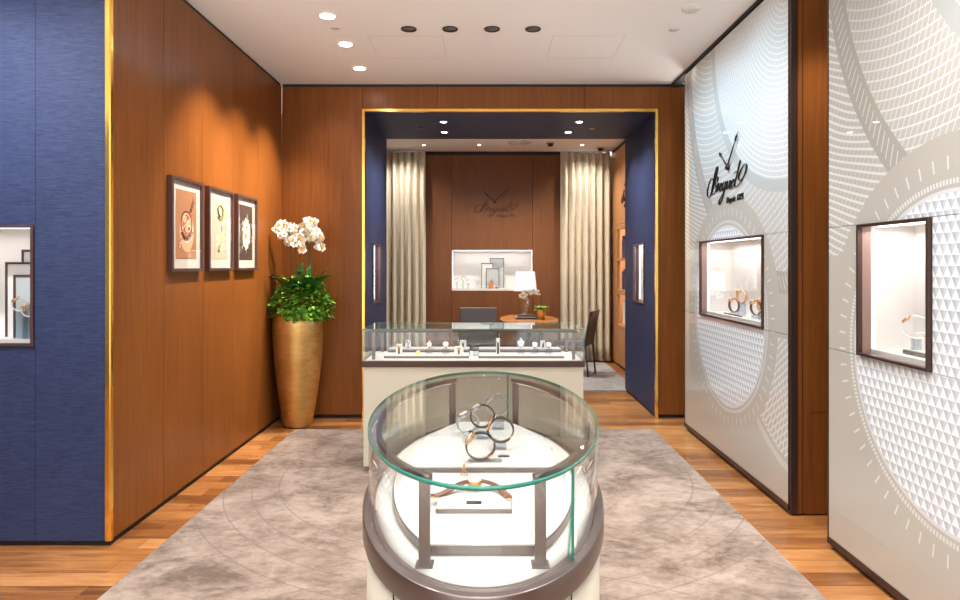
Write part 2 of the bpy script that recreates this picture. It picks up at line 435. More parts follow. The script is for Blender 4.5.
by = SYB-.05
for i in range(6):
    w = .035+.01*(i%3); h = .27+.03*((i*2)%3)
    tag(box('shelf_book', 2.02, 2.24, by-w, by-.002, 1.602, 1.60+h, M['book']), 'dark blue book standing on the upper shelf of the cabinet', 'book', 'dark blue books on the upper shelf'); by -= w+.002
by = SYB-.05
for i in range(6):
    w = .04+.01*((i+1)%3); h = .24+.03*((i*2+1)%3)
    tag(box('shelf_book', 2.02, 2.24, by-w, by-.002, 1.142, 1.14+h, M['book']), 'dark blue book standing on the middle shelf of the cabinet', 'book', 'dark blue books on the middle shelf'); by -= w+.002
wb = thing('display_box', 'white upright display box on the lowest open shelf of the cabinet', 'box', (2.12, 9.35, .622))
box('shell', -.09,.09,-.14,.14,0,.36, M['white'], wb, bevel=.004); box('front_panel', -.095,-.09,-.12,.12,.02,.34, M['niche'], wb)

# right side: pillar wall, back shell
struct(box('wall_pillar', 1.866, 3.3, 3.83, 3.90, 0.012, CZ-.005, M['wood']))
struct(box('trim_9', 1.822, 1.862, 3.822, 3.90, 0.012, CZ-.005, M['bronze_dark']))
struct(box('trim_10', 1.893, 1.897, 3.828, 3.832, 0.012, CZ-.005, M['black']))
hd = MB(); hd.box(1.935, 2.25, 3.826, 3.8305, .62, 1.16)
struct(hd.build('trim_11', M['wood'], None, bevel=.002))
struct(box('wall_right_end', 3.3, 3.36, -2.5, 6.4, 0, CZ, M['wood']))
struct(box('wall_right_core', 2.20, 2.28, 3.92, 6.27, 0, CZ, M['black']))
struct(box('wall_right_shell', 2.10, 2.18, -2.5, 3.35, 0, CZ, M['wood']))

# ------------------------------------------------------------------ wall display niches
def side_frame(loc, facing):      # facing: 'R' wall faces -X, 'L' wall faces +X, 'F' faces -Y
    return {'R': -PI/2, 'L': PI/2, 'F': 0}[facing]
M['jamb'] = simple('rosy_bronze', (.33,.215,.19), rough=.35, metal=.45)
def niche(label, loc, facing, w, z0, z1, depth=.28, power=8, fw=.016, lip=.012, frame_mat='frame', jd=.05):
    """origin at centre of opening on the wall face at floor height"""
    t = thing('display_window', label, 'display window', loc, side_frame(loc, facing))
    h = w/2
    mb = MB()
    mb.box(-h,-h+fw,-lip,.006,z0,z1); mb.box(h-fw,h,-lip,.006,z0,z1); mb.box(-h+fw,h-fw,-lip,.006,z1-fw,z1); mb.box(-h+fw,h-fw,-lip,.006,z0,z0+fw)
    mb.build('frame', M[frame_mat], t, bevel=.001, seg=1)
    mb = MB(); jw = fw*.7
    mb.box(-h,-h+jw,.0062,jd,z0,z1); mb.box(h-jw,h,.0062,jd,z0,z1); mb.box(-h+jw,h-jw,.0062,jd,z1-jw,z1); mb.box(-h+jw,h-jw,.0062,jd,z0,z0+jw)
    mb.build('jamb', M['jamb'] if frame_mat != 'niche' else M['niche'], t)
    for sx in (-1,1):
        xs = sorted((sx*(h-.0065), sx*(h-.0105))); box('led_strip', xs[0], xs[1], .060, .066, z0+.035, z1-.02, M['led'], t)
    mb = MB(); a = .006
    mb.box(-h+.001,h-.001,depth-.02,depth,z0+.001,z1-.001)
    mb.box(-h+.001,-h+a,.052,depth-.02,z0+.001,z1-.001); mb.box(h-a,h-.001,.052,depth-.02,z0+.001,z1-.001)
    mb.box(-h+a,h-a,.052,depth-.02,z1-a,z1-.001)
    mb.build('lining', M['niche'], t)
    mb = MB(); mb.box(-h+a,h-a,.052,depth-.02,z0+.001,z0+.03)
    mb.build('ledge', M['white'], t)
    box('led_strip', -h+.03, h-.03, .07, .085, z1-.014, z1-.0065, M['led'], t)
    box('pane', -h+jw+.001, h-jw-.001, jd*.6, jd*.6+.004, z0+fw, z1-fw, M['glass'], t)
    th = side_frame(loc, facing)
    c = Matrix.Rotation(th, 3, 'Z') @ Vector((0, depth*.45, 0))
    area((loc[0]+c.x, loc[1]+c.y, z1-.03), w*.85, depth*.5, power, rot=(0,0,th), color=(1,.93,.90))
    return t
def local(loc, facing, p):
    v = Matrix.Rotation(side_frame(loc, facing), 3, 'Z') @ Vector(p); return (loc[0]+v.x, loc[1]+v.y, v.z+loc[2])

# glass feature panels on the right wall, with openings
GX = 1.82
def panel_wall(label, yc, y0, y1, hole, ztop, group=None):
    t = thing('etched_glass_panel', label, 'glass panel', (GX, yc, 0), -PI/2)
    L = lambda y: -(y-yc)           # world y -> local x
    xa, xb = L(y1), L(y0); hx0, hx1 = L(hole[1]), L(hole[0]); hz0, hz1 = hole[2], hole[3]
    mb = MB(); g = .0015
    zb = .06
    for (x0, x1, z0, z1) in ((xa+.008,xb-.008,zb,hz0-g),(xa+.008,hx0-g,hz0+g,hz1-g),(hx1+g,xb-.008,hz0+g,hz1-g),(xa+.008,xb-.008,hz1+g,ztop)): mb.box(x0,x1,0,.012,z0,z1)
    mb.build('etched_face', M['etched'], t)
    mb = MB()
    mb.box(xa,xa+.008,-.004,.10,.03,ztop+.01); mb.box(xb-.004,xb,-.004,.10,.03,ztop+.01); mb.box(xa,xb,-.006,.10,.025,.058); 
    mb.build('edge_frame', M['bronze_dark'], t, bevel=.001, seg=1)
    mb = MB(); mb.box(xa,xb,.013,.04,.06,hz0); mb.box(xa,hx0,.013,.04,hz0,hz1); mb.box(hx1,xb,.013,.04,hz0,hz1); mb.box(xa,xb,.013,.04,hz1,ztop)
    mb.build('backing', M['white'], t)
    box('plinth', xa+.01, xb-.01, .02, .10, 0, .03, M['black'], t)
    return t
FAR_H = (4.19, 5.43, 1.078, 1.70); NEAR_H = (2.61, 3.12, 1.06, 1.697)
panel_wall('etched glass panel with black script sign, between rear wall and wooden pillar', 4.85, 3.845, 5.86, FAR_H, 3.232)
panel_wall('etched glass panel nearest the camera, with a pyramid-patterned dial and no sign', 2.48, .9, 3.405, NEAR_H, 3.232)
struct(box('trim_12', 1.815, 1.90, 3.86, 6.27, 3.248, CZ, M['black']))
struct(box('trim_13', 1.815, 1.90, -2.5, 3.405, 3.248, CZ, M['black']))
fl = (GX, (FAR_H[0]+FAR_H[1])/2, 0); nl = (GX, (NEAR_H[0]+NEAR_H[1])/2, 0)
niche('wide bronze-framed display window in the panel with the black script sign', fl, 'R', FAR_H[1]-FAR_H[0]-.004, FAR_H[2]+.002, FAR_H[3]-.002, power=2.6, fw=.014, lip=.014, frame_mat='bronze_dark')
niche('narrow bronze-framed display window in the near glass panel, holding one bracelet', nl, 'R', NEAR_H[1]-NEAR_H[0]-.004, NEAR_H[2]+.002, NEAR_H[3]-.002, power=1.3, fw=.014, lip=.018, frame_mat='bronze_dark')
navl = ((NX0+NX1)/2, 3.41, 0)
niche('display window in the navy wall with stacked grey and white panels', navl, 'F', NX1-NX0-.002, NZ0, NZ1, power=1.0, depth=.34)
farl = ((BX0+BX1)/2, 10.0, 0)
niche('wide bright display window in the far brown wall behind the desk', farl, 'F', BX1-BX0-.002, BZ0, BZ1, power=1.4, depth=.34, fw=.012, frame_mat='niche', lip=.004)
pl = (PX0, (SY0+SY1)/2, 0); pr = (PX1, (SY0+SY1)/2, 0)
niche('slim lit display window in the navy portal side beside the gold vase', pl, 'L', SY1-SY0-.002, SZ0, SZ1, power=1.0, depth=.22, jd=.014)
niche('slim lit display window in the navy portal side beside the glass panels', pr, 'R', SY1-SY0-.002, SZ0, SZ1, power=1.0, depth=.22, jd=.014)

# ------------------------------------------------------------------ signs
STROKES = [
 [(1.5,1.6),(.9,2.05),(.25,1.5),(-.05,.6),(.2,-.15),(.8,-.3),(1.5,.4),(2.1,1.7),(2.45,2.8),(2.3,3.25),(1.95,2.9),(1.6,1.6),(1.25,.3),(1.0,-.25)],
 [(1.5,1.5),(2.2,2.0),(2.75,1.9),(2.7,1.4),(2.1,1.05),(1.8,1.0),(2.35,1.0),(2.55,.5),(2.2,.0),(1.6,-.1),(1.35,.2)],
 [(2.55,.3),(3.0,1.15),(3.05,.8),(2.85,.0)], [(2.9,.35),(3.2,.9),(3.55,1.0)],
 [(3.4,.35),(3.95,.6),(4.1,.9),(3.9,1.02),(3.6,.7),(3.55,.2),(3.8,-.02),(4.25,.3)],
 [(5.05,.9),(4.75,1.02),(4.4,.65),(4.4,.1),(4.65,.02),(5.0,.5),(5.15,1.0),(4.95,.1),(4.6,-.9),(4.1,-1.6),(3.75,-1.5),(3.9,-1.0),(4.7,-.3),(5.35,.3)],
 [(5.35,.3),(5.6,1.0),(5.5,.35),(5.65,.02),(6.0,.35),(6.3,1.0),(6.2,.35),(6.35,.0),(6.7,.35)],
 [(6.55,.35),(7.1,.6),(7.2,.9),(7.0,1.02),(6.7,.7),(6.65,.2),(6.9,-.02),(7.35,.3)],
 [(8.35,2.9),(8.0,1.7),(7.6,.5),(7.65,.05),(8.0,-.02),(8.9,.3),(9.75,1.1),(10.0,1.9),(9.6,2.25),(9.0,2.0),(8.5,1.4),(8.4,.8),(8.75,.5),(9.2,.7)],
 [(6.9,1.65),(7.7,1.75),(8.9,1.6)],
]
def text_mesh(body, size, M4, mb, depth=.003, shear=.25):
    cu = bpy.data.curves.new('lettering', 'FONT'); cu.body = body; cu.size = size; cu.extrude = depth; cu.shear = shear; cu.offset = size*.02
    o = bpy.data.objects.new('lettering', cu); COL.objects.link(o)
    bpy.context.view_layer.update()
    me = bpy.data.meshes.new_from_object(o.evaluated_get(bpy.context.evaluated_depsgraph_get()))
    me.transform(M4); mb.bm.from_mesh(me)
    bpy.data.meshes.remove(me); bpy.data.objects.remove(o); bpy.data.curves.remove(cu)
def hand(mb, p0, p1, w, y):
    """a watch hand with a hollow-moon tip: tapering bar, ring near the tip, pointed end"""
    a = Vector((p0[0], y, p0[1])); b = Vector((p1[0], y, p1[1])); d = b-a
    mb.tube([a, a+d*.72], [w*.62, w*.40], 6)
    c = a+d*.775; R = w*1.15
    u = d.normalized(); v = Vector((-u.z, 0, u.x))
    mb.tube([c+u*R*math.cos(2*PI*k/14)+v*R*math.sin(2*PI*k/14) for k in range(14)], w*.42, 6, closed=True)
    mb.tube([a+d*.82, a+d*.90, b], [w*.8, w*.5, w*.1], 6)
def sign(label, loc, facing, s, mat, name='wall_sign', hd=((.8,2.15),(-1.58,4.10),(3.6,5.1)), hw=.15, dep=(.3,2.9)):
    t = thing(name, label, 'sign', loc, side_frame(loc, facing))
    mb = MB()
    thick = {0:.085, 1:.10}
    for i, st in enumerate(STROKES):
        pts = catmull([((x-5.1+.22*z)*s, -.006, z*s*.82) for x, z in st], 5)
        n = len(pts)
        rr = []
        for k in range(n):
            d = pts[min(n-1,k+1)]-pts[max(0,k-1)]
            down = abs(d.z)/(d.length+1e-9)
            rr.append(s*(.035+.06*down**2)*(.5 if k in (0,n-1) else 1))
        mb.tube(pts, rr, 6)
    mb.build('script_lettering', mat, t)
    for word, wx in (('Depuis', dep[0]), ('1775', dep[1])):
        mb = MB(); text_mesh(word, s*.80, Matrix.Translation((s*wx, -.004, -1.35*s)) @ Matrix.Rotation(PI/2, 4, 'X'), mb, .003)
        mb.build('small_lettering', mat, t)
    mb = MB(); q = (hd[0][0]*s, hd[0][1]*s)
    hand(mb, q, (hd[1][0]*s, hd[1][1]*s), s*hw, -.010); hand(mb, q, (hd[2][0]*s, hd[2][1]*s), s*hw*.9, -.014)
    mb.lathe([(0,-.02),(s*.3,-.02),(s*.3,.0),(0,.0)], 16, M=Matrix.Translation((q[0],0,q[1])) @ Matrix.Rotation(-PI/2, 4, 'X') @ Matrix.Translation((0,0,0)))
    mb.build('clock_hands', mat, t)
    return t
M['sign_black'] = simple('sign_black', (.008,.007,.008), rough=.35)
M['sign_bronze'] = simple('sign_dark_plum', (.055,.026,.018), rough=.4, metal=.3)
sign('black script sign with two clock hands on the etched glass panel', (GX, 4.86, 2.07), 'R', .076, M['sign_black'])
sign('dark metal script sign with clock hands on the far brown wall', (.156, 10.0, 2.34), 'F', .064, M['sign_bronze'], hd=((-.3,2.3),(-3.05,4.8),(3.28,5.97)))
sign('small dark script sign on the light wood cabinet door, mostly hidden by the portal', (1.958, 8.92, 2.40), 'R', .062, M['sign_black'])

# ------------------------------------------------------------------ ceiling fittings
dl = [(-1.13,4.56),(-1.13,5.14),(-1.14,5.77)]
def downlight(x, y, z, label, group, lit=True, r=.052):
    t = thing('downlight', label, 'ceiling light', (x, y, z), 0, group)
    MB().lathe([(r,-.0005),(r+.014,-.0005),(r+.014,-.005),(r,-.005),(r,-.0005)], 24).build('bezel', M['ceiling'] if lit else M['black_sat'], t)
    MB().lathe([(0,-.004),(r,-.004),(r,-.0008),(0,-.0008)], 24).build('lens', M['lamp_on'] if lit else M['black_sat'], t)
    return t
names = ['lit downlight nearest the camera in the row beside the veneer wall', 'middle lit downlight of the row beside the veneer wall', 'lit downlight nearest the rear wall in the row beside the veneer wall']
for (x, y), nm in zip(dl, names): downlight(x, y, CZ, nm, 'downlights beside the veneer wall')
dk = [-.58,-.27,.045,.353]
for x, nm in zip(dk, ['first dark recessed spotlight counted from the gold vase side', 'second dark recessed spotlight counted from the gold vase side', 'third dark recessed spotlight counted from the gold vase side', 'fourth dark recessed spotlight, the one towards the glass panels']):
    t = thing('recessed_spotlight', nm, 'ceiling light', (x, 4.81, CZ), 0, 'dark recessed spotlights in the main ceiling')
    MB().lathe([(.046,-.0005),(.060,-.0005),(.060,-.006),(.046,-.006),(.046,-.0005)], 24).build('bezel', M['black_sat'], t)
    MB().lathe([(0,-.003),(.046,-.003),(.046,-.0008),(0,-.0008)], 24).build('lens', M['chair_grey'], t)
for (x, y, nm) in ((-.445,6.70,'lit spotlight in the navy soffit, front pair, vase side'),(.975,6.70,'lit spotlight in the navy soffit, front pair, glass panel side'),(-.47,7.22,'lit spotlight in the navy soffit, rear pair, vase side'),(.93,7.22,'lit spotlight in the navy soffit, rear pair, glass panel side')):
    downlight(x, y, PZ, nm, 'spotlights in the navy soffit', r=.03)
def disc(name, label, cat, x, y, z, r, h, mat):
    return tag(MB().lathe([(0,-h),(r*.8,-h),(r,-h*.6),(r,-.0005),(0,-.0005)], 20, (x,y,z)).build(name, mat, None), label, cat)
M['ceil_fit'] = simple('ceiling_fitting', (.62,.58,.54), rough=.5)
disc('ceiling_disc', 'round white smoke detector on the ceiling, the larger one above the sign panel', 'detector', 1.415, 4.42, CZ, .06, .02, M['ceil_fit'])
disc('sprinkler_cap', 'small round sprinkler cap on the ceiling above the sign panel', 'sprinkler', 1.415, 4.815, CZ, .04, .010, M['ceil_fit'])
disc('sprinkler_cap', 'small round cap on the ceiling between the lit downlights', 'sprinkler', -1.13, 4.79, CZ, .035, .006, M['ceil_fit'])
disc('ceiling_disc', 'small cap in the navy soffit near the glass panel side', 'sprinkler', 1.16, 7.0, PZ, .03, .012, M['wood_light'])
disc('ceiling_disc', 'small dark cap in the navy soffit near the vase side', 'sprinkler', -.71, 7.0, PZ, .03, .008, M['black_sat'])
def seam(name, x0, x1, y0, y1):
    mb = MB(); w = .003; z0, z1 = CZ-.0012, CZ-.0002
    mb.box(x0,x1,y0,y0+w,z0,z1); mb.box(x0,x1,y1,y1+w,z0,z1); mb.box(x0,x0+w,y0,y1,z0,z1); mb.box(x1,x1+w,y0,y1,z0,z1)
    return struct(mb.build(name, M['ceil_fit'], None))
seam('trim_14', -.92, -.34, 4.96, 5.48); seam('trim_15', .52, 1.08, 4.96, 5.48)
t = thing('ceiling_air_diffuser', 'round white air diffuser on the far room ceiling', 'vent', (.49, 9.25, CZ))
MB().lathe([(.10,-.001),(.17,-.001),(.17,-.012),(.10,-.02),(.10,-.001)], 28).build('ring', M['white'], t)
MB().lathe([(0,-.014),(.075,-.014),(.075,-.001),(0,-.001)], 28).build('cone', M['lamp_on'] if False else M['niche'], t)
for x, y, lb in ((.93, 9.25, 'black dome camera on the far room ceiling near the air diffuser'), (1.72, 9.62, 'black dome camera on the far ceiling above the curtain by the cabinet')):
    t = thing('dome_camera', lb, 'security camera', (x, y, CZ))
    MB().lathe([(0,-.02),(.06,-.02),(.06,-.0005),(0,-.0005)], 20).build('base', M['ceil_fit'], t)
    MB().lathe([(.045,-.02),(.042,-.045),(.025,-.062),(0,-.067)], 20).build('dome', M['black_sat'], t)
for x, lb in ((-.92,'lit downlight over the curtain on the vase side of the far room'),(-.1,'lit downlight before the far brown wall, above the grey chair'),(1.42,'lit downlight over the curtain by the cabinet')):
    downlight(x, 9.45, CZ, lb, 'downlights of the far room', r=.022)

# ------------------------------------------------------------------ curtains
def curtain(x0, x1, y, label, seed):
    rnd = random.Random(seed)
    t = thing('curtain', label, 'curtain', ((x0+x1)/2, y, 0))
    w = x1-x0; n = 150; folds = max(4, round(w/.115)); nz = 14
    ph = [rnd.uniform(-.5,.5) for _ in range(folds+2)]; am = [rnd.uniform(.7,1.2) for _ in range(folds+2)]
    bm = bmesh.new()
    rows = []
    for j in range(nz+1):
        zf = j/nz; z = .03+zf*3.20
        spread = 1+.05*(1-zf)
        row = []
        for i in range(n+1):
            u = i/n; f = u*folds; k = int(f)
            a = am[k]*(.058+.018*(1-zf)); p = ph[k]*(1-zf)*.25
            yy = math.sin(2*PI*f+p)*a + math.sin(4*PI*f+1.0)*.008
            xx = (u-.5)*w*1.0 + math.cos(2*PI*f+p)*.012
            if j == nz: yy *= .55
            row.append((xx, yy, z))
        rows.append(row)
    V = [[bm.verts.new(p) for p in r] for r in rows]
    for j in range(nz):
        for i in range(n): bm.faces.new([V[j][i], V[j][i+1], V[j+1][i+1], V[j+1][i]]).smooth = True
    mb = MB(); mb.bm.free(); mb.bm = bm
    o = mb.build('drape', M['curtain'], t)
    s = o.modifiers.new('t', 'SOLIDIFY'); s.thickness = .004
    box('curtain_rail', -w/2, w/2, -.012, .012, 3.235, 3.262, M['white'], t)
    return t
curtain(-2.05, -.94, 9.86, 'pleated cream curtain on the vase side of the far brown wall', 3)
curtain(1.14, 1.90, 9.86, 'pleated cream curtain between the far brown wall and the cabinet', 5)

# ------------------------------------------------------------------ framed pictures
FX = -2.0
def picture(y0, y1, label, kind):
    t = thing('framed_picture', label, 'picture', (FX, (y0+y1)/2, 1.456), PI/2)
    w = (y1-y0)/2; H = .61; fw = .022; d = .036
    mb = MB()
    mb.box(-w,-w+fw,-d,-.001,0,H); mb.box(w-fw,w,-d,-.001,0,H); mb.box(-w+fw,w-fw,-d,-.001,H-fw,H); mb.box(-w+fw,w-fw,-d,-.001,0,fw)
    mb.build('frame', M['frame'], t, bevel=.002)
    box('mat_board', -w+fw, w-fw, -.016, -.002, fw, H-fw, M['paper'], t)
    px = w-.080; pz0, pz1 = .085, H-.075
    mats = {'watch': [(.36,.17,.085)], 'sketch': [(.44,.41,.33)], 'bloom': [(.055,.035,.035)]}[kind]
    mb = MB(); mb.box(-px,px,-.018,-.0162,pz0,pz1)
    pal = [simple('print_'+kind, mats[0], rough=.6)]
    def blob(cx, cz, rx, rz, mi, lay, n=22, wob=0.0, seed=0):
        rn = random.Random(seed)
        pts = []
        for k in range(n):
            q = 1+rn.uniform(-wob, wob); pts.append((cx+rx*q*math.cos(2*PI*k/n), cz+rz*q*math.sin(2*PI*k/n)))
        a = [mb.bm.verts.new((x, -.018-.0005*lay, z)) for x, z in pts]; b = [mb.bm.verts.new((x, -.0178, z)) for x, z in pts]
        f = mb.bm.faces.new(a); f.material_index = mi
        for k in range(n): mb.bm.faces.new([a[k],a[(k+1)%n],b[(k+1)%n],b[k]]).material_index = mi
    def line(pts, r, mi, lay):
        s0 = len(mb.bm.faces); before = set(mb.bm.faces)
        mb.tube([(x, -.0182-.0004*lay, z) for x, z in pts], r, 4, flat=.25)
        for f in mb.bm.faces:
            if f not in before: f.material_index = mi
    zc = (pz0+pz1)/2
    if kind == 'watch':
        pal += [simple('pr_tan', (.62,.38,.22), rough=.6), simple('pr_rose', (.42,.10,.06), rough=.6), simple('pr_light', (.75,.62,.50), rough=.6), simple('pr_dk', (.06,.025,.015), rough=.6)]
        blob(.005, zc-.045, .100, .135, 1, 1, 30); blob(.005, zc-.02, .088, .100, 3, 2, 30); blob(.0, zc, .084, .094, 2, 3, 30)
        ringp = lambda cx, cz, rx, rz: [(cx+rx*math.cos(2*PI*k/26), cz+rz*math.sin(2*PI*k/26)) for k in range(27)]
        line(ringp(0, zc, .078, .088), .004, 4, 4); line(ringp(-.004, zc+.003, .062, .070), .0035, 3, 4)
        blob(.022, zc-.016, .040, .044, 1, 5, 14, .22, 5); blob(.030, zc-.024, .026, .028, 3, 6, 12, .3, 7); blob(.030, zc-.024, .012, .013, 4, 7)
        blob(-.030, zc+.038, .024, .026, 1, 5, 12, .25, 2); line(ringp(-.030, zc+.038, .016, .018), .003, 3, 6)
        line([(-.06,zc-.03),(-.03,zc-.005),(.0,zc+.01),(.05,zc+.045)], .005, 3, 5); line([(-.045,zc-.055),(.0,zc-.045),(.045,zc-.062)], .006, 3, 5)
        line([(-.078,zc-.055),(-.03,zc-.098),(.04,zc-.092),(.085,zc-.045)], .006, 4, 4)
        line([(.045,zc+.085),(.095,zc+.185)], .003, 4, 3); line([(.060,zc+.085),(.105,zc+.165)], .003, 4, 3)
        blob(-.095, pz0+.09, .018, .026, 2, 3); line(ringp(-.095, pz0+.09, .010, .016), .003, 3, 4); line([(-.085,pz0+.12),(-.045,zc-.07)], .003, 4, 3)
    elif kind == 'sketch':
        pal += [simple('pr_yel', (.50,.42,.04), rough=.6), simple('pr_ink', (.07,.09,.05), rough=.6), simple('pr_blue', (.10,.20,.34), rough=.6), simple('pr_pale', (.55,.47,.14), rough=.6)]
        line([(-.05,zc+.15),(.0,zc+.18),(.045,zc+.15),(.03,zc+.10),(-.01,zc+.09),(-.04,zc+.12),(-.05,zc+.15)], .008, 2, 1)
        line([(.0,zc+.18),(.05,zc+.155),(.055,zc+.11),(.02,zc+.07)], .011, 1, 1)
        line([(-.05,zc+.09),(.0,zc+.065),(.04,zc+.07)], .005, 2, 2); blob(.03, zc+.005, .014,.026,3,1)
        line([(.03,zc-.03),(.01,zc-.08),(-.01,zc-.12),(-.03,zc-.17)], .017, 4, 1); line([(-.04,zc-.13),(-.02,zc-.11)], .006, 3, 2); line([(.0,zc-.09),(.05,zc-.05)], .004, 3, 2)
        for q in range(7): line([(-.07,zc+.05-q*.014),(-.035+.004*(q%3),zc+.05-q*.014)], .0012, 2, 1)
        line([(-.095,pz0+.02),(-.095,pz1-.02)], .0012, 2, 1); line([(.095,pz0+.02),(.095,pz1-.02)], .0012, 2, 1)
    else:
        pal += [simple('pr_w', (.55,.53,.45), rough=.6), simple('pr_r', (.55,.16,.10), rough=.6), simple('pr_g', (.25,.30,.16), rough=.6), simple('pr_pk', (.80,.60,.52), rough=.6)]
        blob(.0, zc-.01, .072, .120, 1, 1, 26, .16, 2); blob(0, zc-.01, .050, .088, 4, 2, 22, .1, 4)
        for q in range(11):
            a = q*2*PI/11; blob(.068*math.cos(a), zc-.01+.115*math.sin(a), .018, .020, 1, 3, 9, .25, q)
        for q, (bx, bz) in enumerate(((-.08,.08),(.085,.02),(.07,-.08),(-.085,-.12),(.02,.14),(-.05,-.01))): blob(bx, zc+bz, .012, .022, 3, 2, 8, .3, q)
        blob(.008, zc+.04, .020, .022, 2, 4, 12, .2, 8); blob(-.010, zc-.03, .022, .026, 2, 4, 12, .2, 9); blob(.016, zc-.01, .012, .014, 1, 5, 9, .2, 1); line([(0,zc-.11),(.0,zc-.17)], .005, 1, 3)
    mb.build('print', pal, t)
    box('pane', -w+fw, w-fw, -.031, -.029, fw, H-fw, M['pict_glass'], t)
picture(4.01, 4.46, 'framed brown print of a watch movement, nearest the gold corner strip', 'watch')
picture(4.55, 4.99, 'framed pale sketch with yellow and blue marks between two darker prints', 'sketch')
picture(5.07, 5.51, 'framed dark print with white and red bloom, nearest the gold vase', 'bloom')

# ------------------------------------------------------------------ gold vase with orchids
VX, VY = -1.757, 5.985
v = thing('tall_vase', 'tall tapering gold floor vase in the corner of the veneer walls', 'vase', (VX, VY, 0))
MB().lathe([(0,.0),(.115,.0),(.128,.012),(.150,.12),(.185,.35),(.212,.58),(.226,.78),(.230,.90),(.226,1.00),(.216,1.045),(.206,1.054),(.196,1.045),(.196,.98),(0,.98)], 56).build('body', M['goldleaf'], v)
MB().lathe([(0,.982),(.194,.982),(.194,1.0),(0,1.0)], 30).build('soil', M['stem'], v)
def leaf_pts(mb, base, d, L, W, droop=.5, mi=0, n=5):
    d = Vector(d).normalized(); side = d.cross(Vector((0,0,1)))
    side = side.normalized() if side.length > 1e-4 else Vector((1,0,0))
    prev = None; p = Vector(base)
    for i in range(n+1):
        f = i/n; w = W*math.sin(PI*min(.98, .10+.88*f))**.8*.5
        a = mb.bm.verts.new(p-side*w); m_ = mb.bm.verts.new(p-Vector((0,0,w*.35))); b = mb.bm.verts.new(p+side*w)
        if prev:
            for q in ((prev[0],prev[1],m_,a),(prev[1],prev[2],b,m_)):
                fc = mb.bm.faces.new(q); fc.smooth = True; fc.material_index = mi
        prev = (a, m_, b); d = (d - Vector((0,0,droop/n))).normalized(); p = p + d*(L/n)
LEAFM = [M['green'], M['lime'], M['dgreen']]
fo = thing('trailing_greenery', 'bushy green foliage spilling over the rim of the gold vase', 'plant', (VX, VY, 1.065))
mb = MB(); rnd = random.Random(11)
for i in range(980):
    a = rnd.uniform(0, 2*PI); r = .27*math.sqrt(rnd.random()); 
    z = .09+.27*(1-(r/.29)**2)*rnd.uniform(.3,1.0)+rnd.uniform(-.03,.03)
    if i > 560: z = rnd.uniform(.0, z); r = max(r, .12)
    if r > .20: z -= rnd.uniform(0,.09)
    cx = r*math.cos(a)*1.05+.035; cy = r*math.sin(a)*.86-.02
    leaf_pts(mb, (cx,cy,z), (math.cos(a)+rnd.uniform(-.9,.9), math.sin(a)+rnd.uniform(-.9,.9), rnd.uniform(-.2,.8)), rnd.uniform(.034,.058), rnd.uniform(.034,.050), .6, rnd.choice((0,0,1,1,2)), 3)
for i in range(44):
    a = rnd.uniform(-PI*.62, .25); r = .215
    for j in range(4): leaf_pts(mb, (r*math.cos(a)+rnd.uniform(-.02,.02)+.02, r*math.sin(a)*.98-.012, .02-j*.028+rnd.uniform(0,.04)), (math.cos(a)+rnd.uniform(-.7,.7), math.sin(a)+rnd.uniform(-.7,.7), -.1), .05, .036, .8, rnd.choice((0,1,1)), 3)
mb.build('foliage', LEAFM, fo, fix=False)
MB().lathe([(0,-.014),(.013,-.006),(.015,.004),(.008,.013),(0,.015)], 10, (.155,-.16,.15)).build('red_berry', M['red'], fo)
# one orchid: stem, leaves, blooms
def flower_mesh():
    mb = MB()
    def petal(ang, L, W, tilt=.15):
        c, s = math.cos(ang), math.sin(ang); rows = []
        for i in range(5):
            f = i/4; w = W*math.sin(PI*(.12+.80*f))*.5; r = .002+L*f; y = -tilt*L*math.sin(f*PI)*.5
            rows.append([(r*c - w*k*s, y+abs(k)*.002, r*s + w*k*c) for k in (-1,0,1)])
        V = [[mb.bm.verts.new(p) for p in row] for row in rows]
        for i in range(4):
            for j in range(2): mb.bm.faces.new([V[i][j],V[i+1][j],V[i+1][j+1],V[i][j+1]]).smooth = True
    petal(0.12,.040,.044); petal(PI-.12,.040,.044); petal(PI/2,.037,.026); petal(-PI/2+.62,.035,.025); petal(-PI/2-.62,.035,.025)
    n0 = set(mb.bm.faces)
    mb.lathe([(0,.016),(.008,.012),(.0105,.005),(.004,-.001)], 8, M=Matrix.Rotation(PI/2,4,'X'))
    for f in mb.bm.faces:
        if f not in n0: f.material_index = 1
    return mb
fl_src = flower_mesh().build('bloom', [M['petal'], M['pollen']], None, fix=False)
fl_me = fl_src.data; bpy.data.objects.remove(fl_src)
